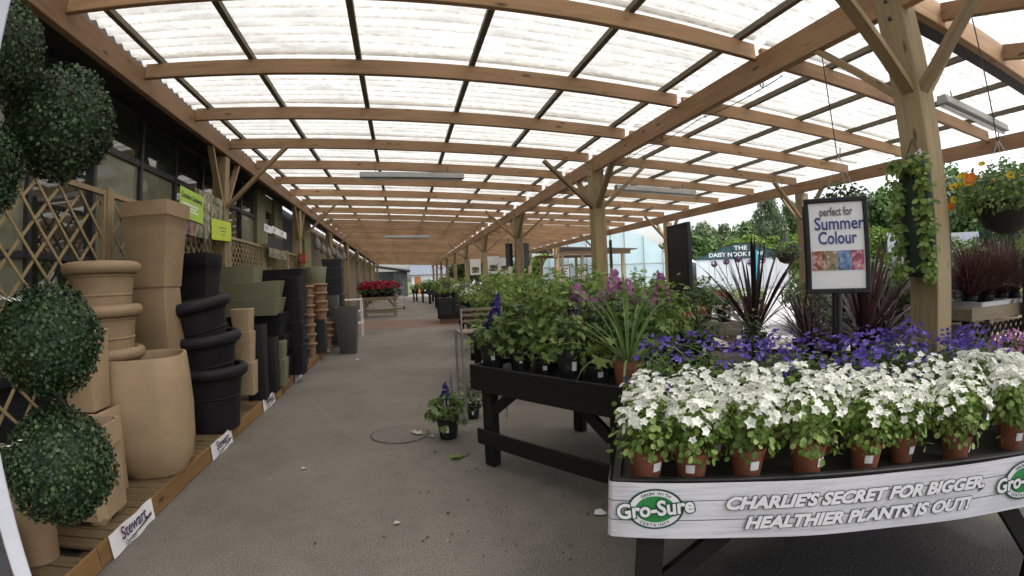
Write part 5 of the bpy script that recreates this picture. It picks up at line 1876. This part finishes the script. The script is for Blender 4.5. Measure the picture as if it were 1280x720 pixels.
# open air stock on the bright paving
for k, (x, y, lab) in enumerate(((9.2, 12.4, 'low open air table of plants by the bright paving'), (11.0, 15.2, 'open air table of seed headed plants before the pavilion'), (15.2, 12.6, 'open air table of green plants right of the bright paving'))):
    t = bench('plant_table', lab, (x, y, 0), R(-35), 1.7, 1.1, .35, 'greywood', cat='table', rail=False)
    fill(t, 1.7, 1.1, .35, 4, 2, ['lime_mound', 'lime_mound', 'white_mound', 'leafy_mid'], ('low open air table', 'seed head table', 'right open air table')[k], .95, 40 + k)
r2 = np.random.default_rng(77)
for k in range(5):
    t = thing('agapanthus', 'round purple seed head plant before the pavilion, %s from the left' % ORD[k], 'plant', (10.9 + .36 * k, 14.6 - .26 * k, 0), 0, 'seed head plants')
    q = MB()
    q.tube([(0, 0, 0), (.05, 0, 1.2), (.03, 0, 1.62 + .07 * (k % 3))], .012, 5)
    q.obj('stem', M['fol'], t)
    d = dirs(60, r2)
    MB().add(*scatter(FLOR[0], FLOR[1], d * .11 + np.array([.03, 0, 1.68 + .07 * (k % 3)]), d, .04, r2)).obj('seed_head', M['plum_petal'], t)
t = thing('planter_trough', 'terracotta trough with a teal cover on the bright paving', 'planter', (12.9, 15.4, 0), R(-30))
MB().loft([(.85, 0), (1, .5), (.93, .5), (.9, .1)], [(a * .7, b * .3) for a, b in rsq(.1, 2)], cap1=True).obj('trough', M['terra'], t)
MB().span((-1.6, -.3, 0), (-.8, .3, .55)).obj('teal_cover', M['teal'], t, bev=.03)
tag(MB().span((-.06, -.06, 0), (.06, .06, .85)).span((-.09, -.09, .85), (.09, .09, .9)).obj('bollard', M['frame'], None, (6.5, 7.6, 0), bev=.006), 'short dark bollard at the canopy edge by the bright paving', 'bollard')


# ------------------------------------------------------------------ trees
def crown(seed, n, shape, clumps, size):
    r2 = np.random.default_rng(seed)
    P, NN = [], []
    per = n // clumps
    for c in range(clumps):
        d = dirs(1, r2, -.75)[0]
        k = r2.uniform(.35, .95)
        if shape == 'cone':
            z = r2.random() ** 1.4
            a = r2.uniform(0, 6.28)
            q = (1 - z) * r2.uniform(.5, 1)
            c0 = np.array([q * math.cos(a), q * math.sin(a), z * 2 - 1])
            cr = .16 + .16 * (1 - z)
        elif shape == 'column':
            c0 = np.array([d[0] * k * .8, d[1] * k * .8, r2.uniform(-1, 1)])
            c0[:2] *= (1 - .6 * max(0, c0[2]) ** 2)
            cr = .26
        else:
            c0 = d * k
            cr = r2.uniform(.2, .36)
        dd = dirs(per, r2, -.6)
        P.append(c0 + dd * cr * r2.uniform(.55, 1.1, (per, 1)))
        NN.append(dd + r2.normal(size=(per, 3)) * .5 + np.array([0, 0, .3]))
    P, NN = np.concatenate(P), np.concatenate(NN)
    return MB().add(*scatter(LEAF[0], LEAF[1], P, NN, r2.uniform(size * .7, size * 1.3, len(P)), r2)).mesh


CR = {}
for nm, sd, n, sh, cl, sz in (('round', 1, 6500, 'round', 60, .14), ('round2', 2, 6500, 'round', 54, .145), ('birch', 3, 5200, 'column', 60, .115), ('cone', 4, 3600, 'cone', 60, .10)):
    CR[nm] = (crown(sd, n, sh, cl, sz), sh)
_cm = {}


def tree(label, x, y, top, w, kind, mat, base=.12, grp='trees beyond the yard', name='tree'):
    t = thing(name, label, 'tree', (x, y, 0), (x * 7.3) % 6.28, grp)
    key = (kind, mat)
    if key not in _cm: _cm[key] = CR[kind][0]('crown', M[mat])
    hz = top * (1 - base) / 2
    inst('crown', _cm[key], t, (0, 0, top - hz), sc=(w / 2, w / 2, hz))
    q = MB()
    r0 = max(.06, top * .018)
    q.tube([(0, 0, -.05), (.02 * top, 0, top * .25), (.01 * top, .02 * top, top * .55), (0, .01 * top, top * .85)], [r0, r0 * .8, r0 * .5, r0 * .15], 7)
    for k in range(5):
        a = k * 1.26
        q.tube([(.015 * top, .005 * top, top * (.3 + .08 * k)), (w * .3 * math.cos(a), w * .3 * math.sin(a), top * (.45 + .09 * k))], [r0 * .4, r0 * .1], 5)
    q.obj('trunk', M['bark'], t)


TR = [('yellow flowering tree on the hill above the pavilion', 49.1, 63.2, 7.2, 5.5, 'round', 'tree_y'),
      ('tall pale birch standing right of the pavilion', 42.5, 45.2, 9.9, 5.4, 'birch', 'tree_g'),
      ('second birch just right of the tall pale birch', 47.4, 45.9, 9.2, 5.0, 'birch', 'tree_a'),
      ('bright green round tree behind the pavilion roof', 34.7, 38.8, 5.3, 6.5, 'round2', 'tree_b'),
      ('bright round tree behind the right end of the pavilion', 39.5, 36.5, 5.0, 6.0, 'round', 'tree_b'),
      ('round green tree left of the strawberry planter', 36.1, 26.9, 6.5, 5.2, 'round', 'tree_a'),
      ('large round tree just behind the strawberry planter', 34.8, 23.5, 7.8, 6.0, 'round2', 'tree_a'),
      ('large tree directly behind the big post', 39.4, 23.7, 8.5, 6.0, 'round', 'tree_g'),
      ('large tree right of the big post below the beam', 32.6, 15.2, 7.4, 5.4, 'round2', 'tree_g'),
      ('green tree far down behind the canopy end', 6.5, 46.0, 4.2, 4.0, 'round', 'tree_a'),
      ('dark round tree beside the grey kiosk', 10.2, 38.5, 3.4, 3.0, 'round2', 'tree_a'),
      ('tall tree above the petunia basket at the right edge', 33.0, 11.3, 8.2, 5.5, 'round', 'tree_a'),
      ('green tree at the right edge below the basket', 28.5, 8.4, 6.4, 4.6, 'round2', 'tree_a'),
      ('tall greyish tree between the big post and basket', 37.5, 19.5, 9.0, 6.0, 'round', 'tree_a'),
      ('tree behind the petunia basket', 30.4, 12.8, 6.2, 4.6, 'round', 'tree_a'),
      ('small bright tree left of the slate roofed hut', 25.5, 18.4, 3.9, 3.4, 'round2', 'tree_b'),
      ('dark conifer behind the maroon grasses', 23.4, 9.9, 4.6, 2.4, 'cone', 'tree_d'),
      ('second dark conifer right of the maroon grasses', 24.6, 9.2, 3.8, 2.0, 'cone', 'tree_d'),
      ('golden green conifer at the right edge', 14.3, 4.9, 2.7, 1.7, 'cone', 'tree_b'),
      ('low green tree beside the poster stand', 31.6, 24.5, 4.4, 4.4, 'round', 'tree_a'),
      ('green tree between the far posts and polytunnel', 26.5, 53.8, 4.2, 5.0, 'round', 'tree_a'),
      ('small green tree behind the white sign cards', 7.8, 36.0, 2.9, 2.6, 'round2', 'tree_a'),
      ('bright leafy tree behind the second timber canopy', 11.0, 33.5, 3.9, 3.2, 'round', 'tree_b')]
for a in TR: tree(*a)
r4 = random.Random(8)
HL = ['far hill tree above the polytunnel', 'far hill tree above the marquee ridge', 'far hill tree left of the yellow tree', 'far hill tree above the gable peak', 'far hill tree behind the yellow tree', 'far hill tree right of the gable peak', 'far hill tree left of the tall birch', 'far hill tree behind the tall birch', 'far hill tree behind the second birch', 'far hill tree above the poster', 'far hill tree left of the strawberry planter top', 'far hill tree behind the planter top', 'far hill tree right of the big post', 'far hill tree behind the petunias']
for k, lab in enumerate(HL):
    a = R(34 + 2.5 * k)
    d = 74 + 6 * (k % 3)
    tree(lab, d * math.sin(a), d * math.cos(a), (8.6 if k < 8 else 12.0) + r4.uniform(-1.2, 1.5), 8.5, ('round', 'round2')[k % 2], ('tree_a', 'tree_g', 'tree_b', 'tree_a')[k % 4], .02, 'trees on the far hill')
    
for k, (x, y, h, w, lab) in enumerate(((9.6, 8.4, 1.5, 1.7, 'rounded shrub on the bright paving left of the big post'), (11.4, 8.0, 1.7, 1.9, 'rounded shrub behind the strawberry planter foot'), (9.4, 5.6, 1.4, 1.7, 'rounded shrub between the big post and maroon grasses'), (11.2, 5.2, 1.7, 2.0, 'rounded shrub right behind the maroon grasses'), (8.6, 7.6, 1.2, 1.3, 'small shrub beside the poster stand pole, far off'), (12.5, 6.6, 2.2, 2.2, 'large shrub below the petunia basket'))):
    tree(lab, x, y, h, w, ('round', 'round2')[k % 2], ('tree_a', 'tree_g', 'tree_a', 'tree_d', 'tree_g', 'tree_a')[k], .05, 'shrubs at the yard edge', 'shrub')
t = thing('hedge', 'long green hedge closing the yard behind the huts', 'hedge', (24, 22, 0), R(-52))
r2 = np.random.default_rng(90)
n = 9000
p = np.stack([r2.uniform(3, 22, n), r2.uniform(-.9, .9, n), r2.random(n) ** .7 * 2.3], 1)
p[:, 2] *= 1 + .15 * np.sin(p[:, 0] * 1.7) + .1 * np.sin(p[:, 0] * 4.1)
MB().add(*scatter(LEAF[0], LEAF[1], p, np.stack([0 * p[:, 0], np.sign(p[:, 1]), .4 + 0 * p[:, 0]], 1) + r2.normal(size=(n, 3)) * .5, r2.uniform(.14, .28, n), r2)).obj('foliage', M['tree_a'], t)

# ------------------------------------------------------------------ litter and the drain cover
t = thing('drain_cover', 'round iron drain cover set in the walkway floor', 'drain cover', (-.126, 4.39, .003))
MB().loft([(.262, 0), (.262, .006)], circ(48), cap1=True).obj('lid', M['drain'], t)
q = MB()
for i in range(48):
    a0, a1 = 2 * math.pi * i / 48, 2 * math.pi * (i + 1) / 48
    q.add([(.27 * math.cos(a0), .27 * math.sin(a0), .004), (.276 * math.cos(a0), .276 * math.sin(a0), .004), (.276 * math.cos(a1), .276 * math.sin(a1), .004), (.27 * math.cos(a1), .27 * math.sin(a1), .004)], [(0, 1, 2, 3)])
q.obj('ring', M['bluegrey'], t)


def litter(name, label, p, rz, sc, mat, tpl=LOBE):
    V = np.array(tpl[0], float) * sc
    V[:, 2] = V[:, 2] * 1.5 + .012
    tag(MB().add(V, tpl[1]).obj(name, M[mat], None, p, rot=(.15, .1, rz)), label, 'litter')


litter('fallen_leaf', 'pale fallen leaf lying on the round drain cover', (.02, 4.32, .008), 1, .11, 'leafpaper')
litter('fallen_leaf', 'green leaf sprig on the floor at the near bench leg', (.36, 3.62, .003), 2.4, .13, 'folbright')
litter('fallen_leaf', 'pale fallen leaf on the floor under the near bench', (1.0, 3.3, .003), .4, .1, 'leafpaper')
litter('fallen_leaf', 'curled pale petal on the walkway floor', (-.17, 2.62, .003), .6, .06, 'leafpaper', LEAF)
litter('paper_scrap', 'crumpled white paper scrap beside the banner bench leg', (.985, 2.42, .003), .2, .09, 'paper', ROUND)
litter('paper_scrap', 'white petal scrap on the dark floor under the banner', (.93, 1.60, .003), 1.4, .045, 'paper', ROUND)
litter('paper_scrap', 'small white scrap near the tapered grey planter', (-1.0, 9.1, .003), .4, .09, 'paper', LEAF)
litter('fallen_leaf', 'pale fallen leaf left of the drain cover on the walkway', (-.9, 3.6, .003), .9, .06, 'leafpaper', LEAF)
litter('paper_scrap', 'tiny white scrap by the delphinium pot on the floor', (.17, 4.22, .003), 2, .05, 'paper', ROUND)
litter('fallen_leaf', 'dry leaf fragment in the walkway before the brick path', (-.25, 12.1, .003), .3, .12, 'leafpaper', LEAF)

r2 = np.random.default_rng(123)
n = 260
p = np.stack([r2.uniform(-1.6, 1.6, n), r2.uniform(1.2, 9.0, n), 0 * r2.random(n) + .006], 1)
k = r2.random(n) < .6
p[k, 0] = r2.normal(.55, .45, k.sum())
p[k, 1] = r2.normal(3.2, 1.0, k.sum())
p[:, 0] = np.maximum(p[:, 0], -1.66)
tag(MB().add(*scatter(LEAF[0], LEAF[1], p, np.array([[0, 0, 1.0]]) + r2.normal(size=(n, 3)) * .15, r2.uniform(.008, .028, n) * (1 + (r2.random(n) > .93)), r2)).obj('leaf_litter', M['litter']), kind='stuff')
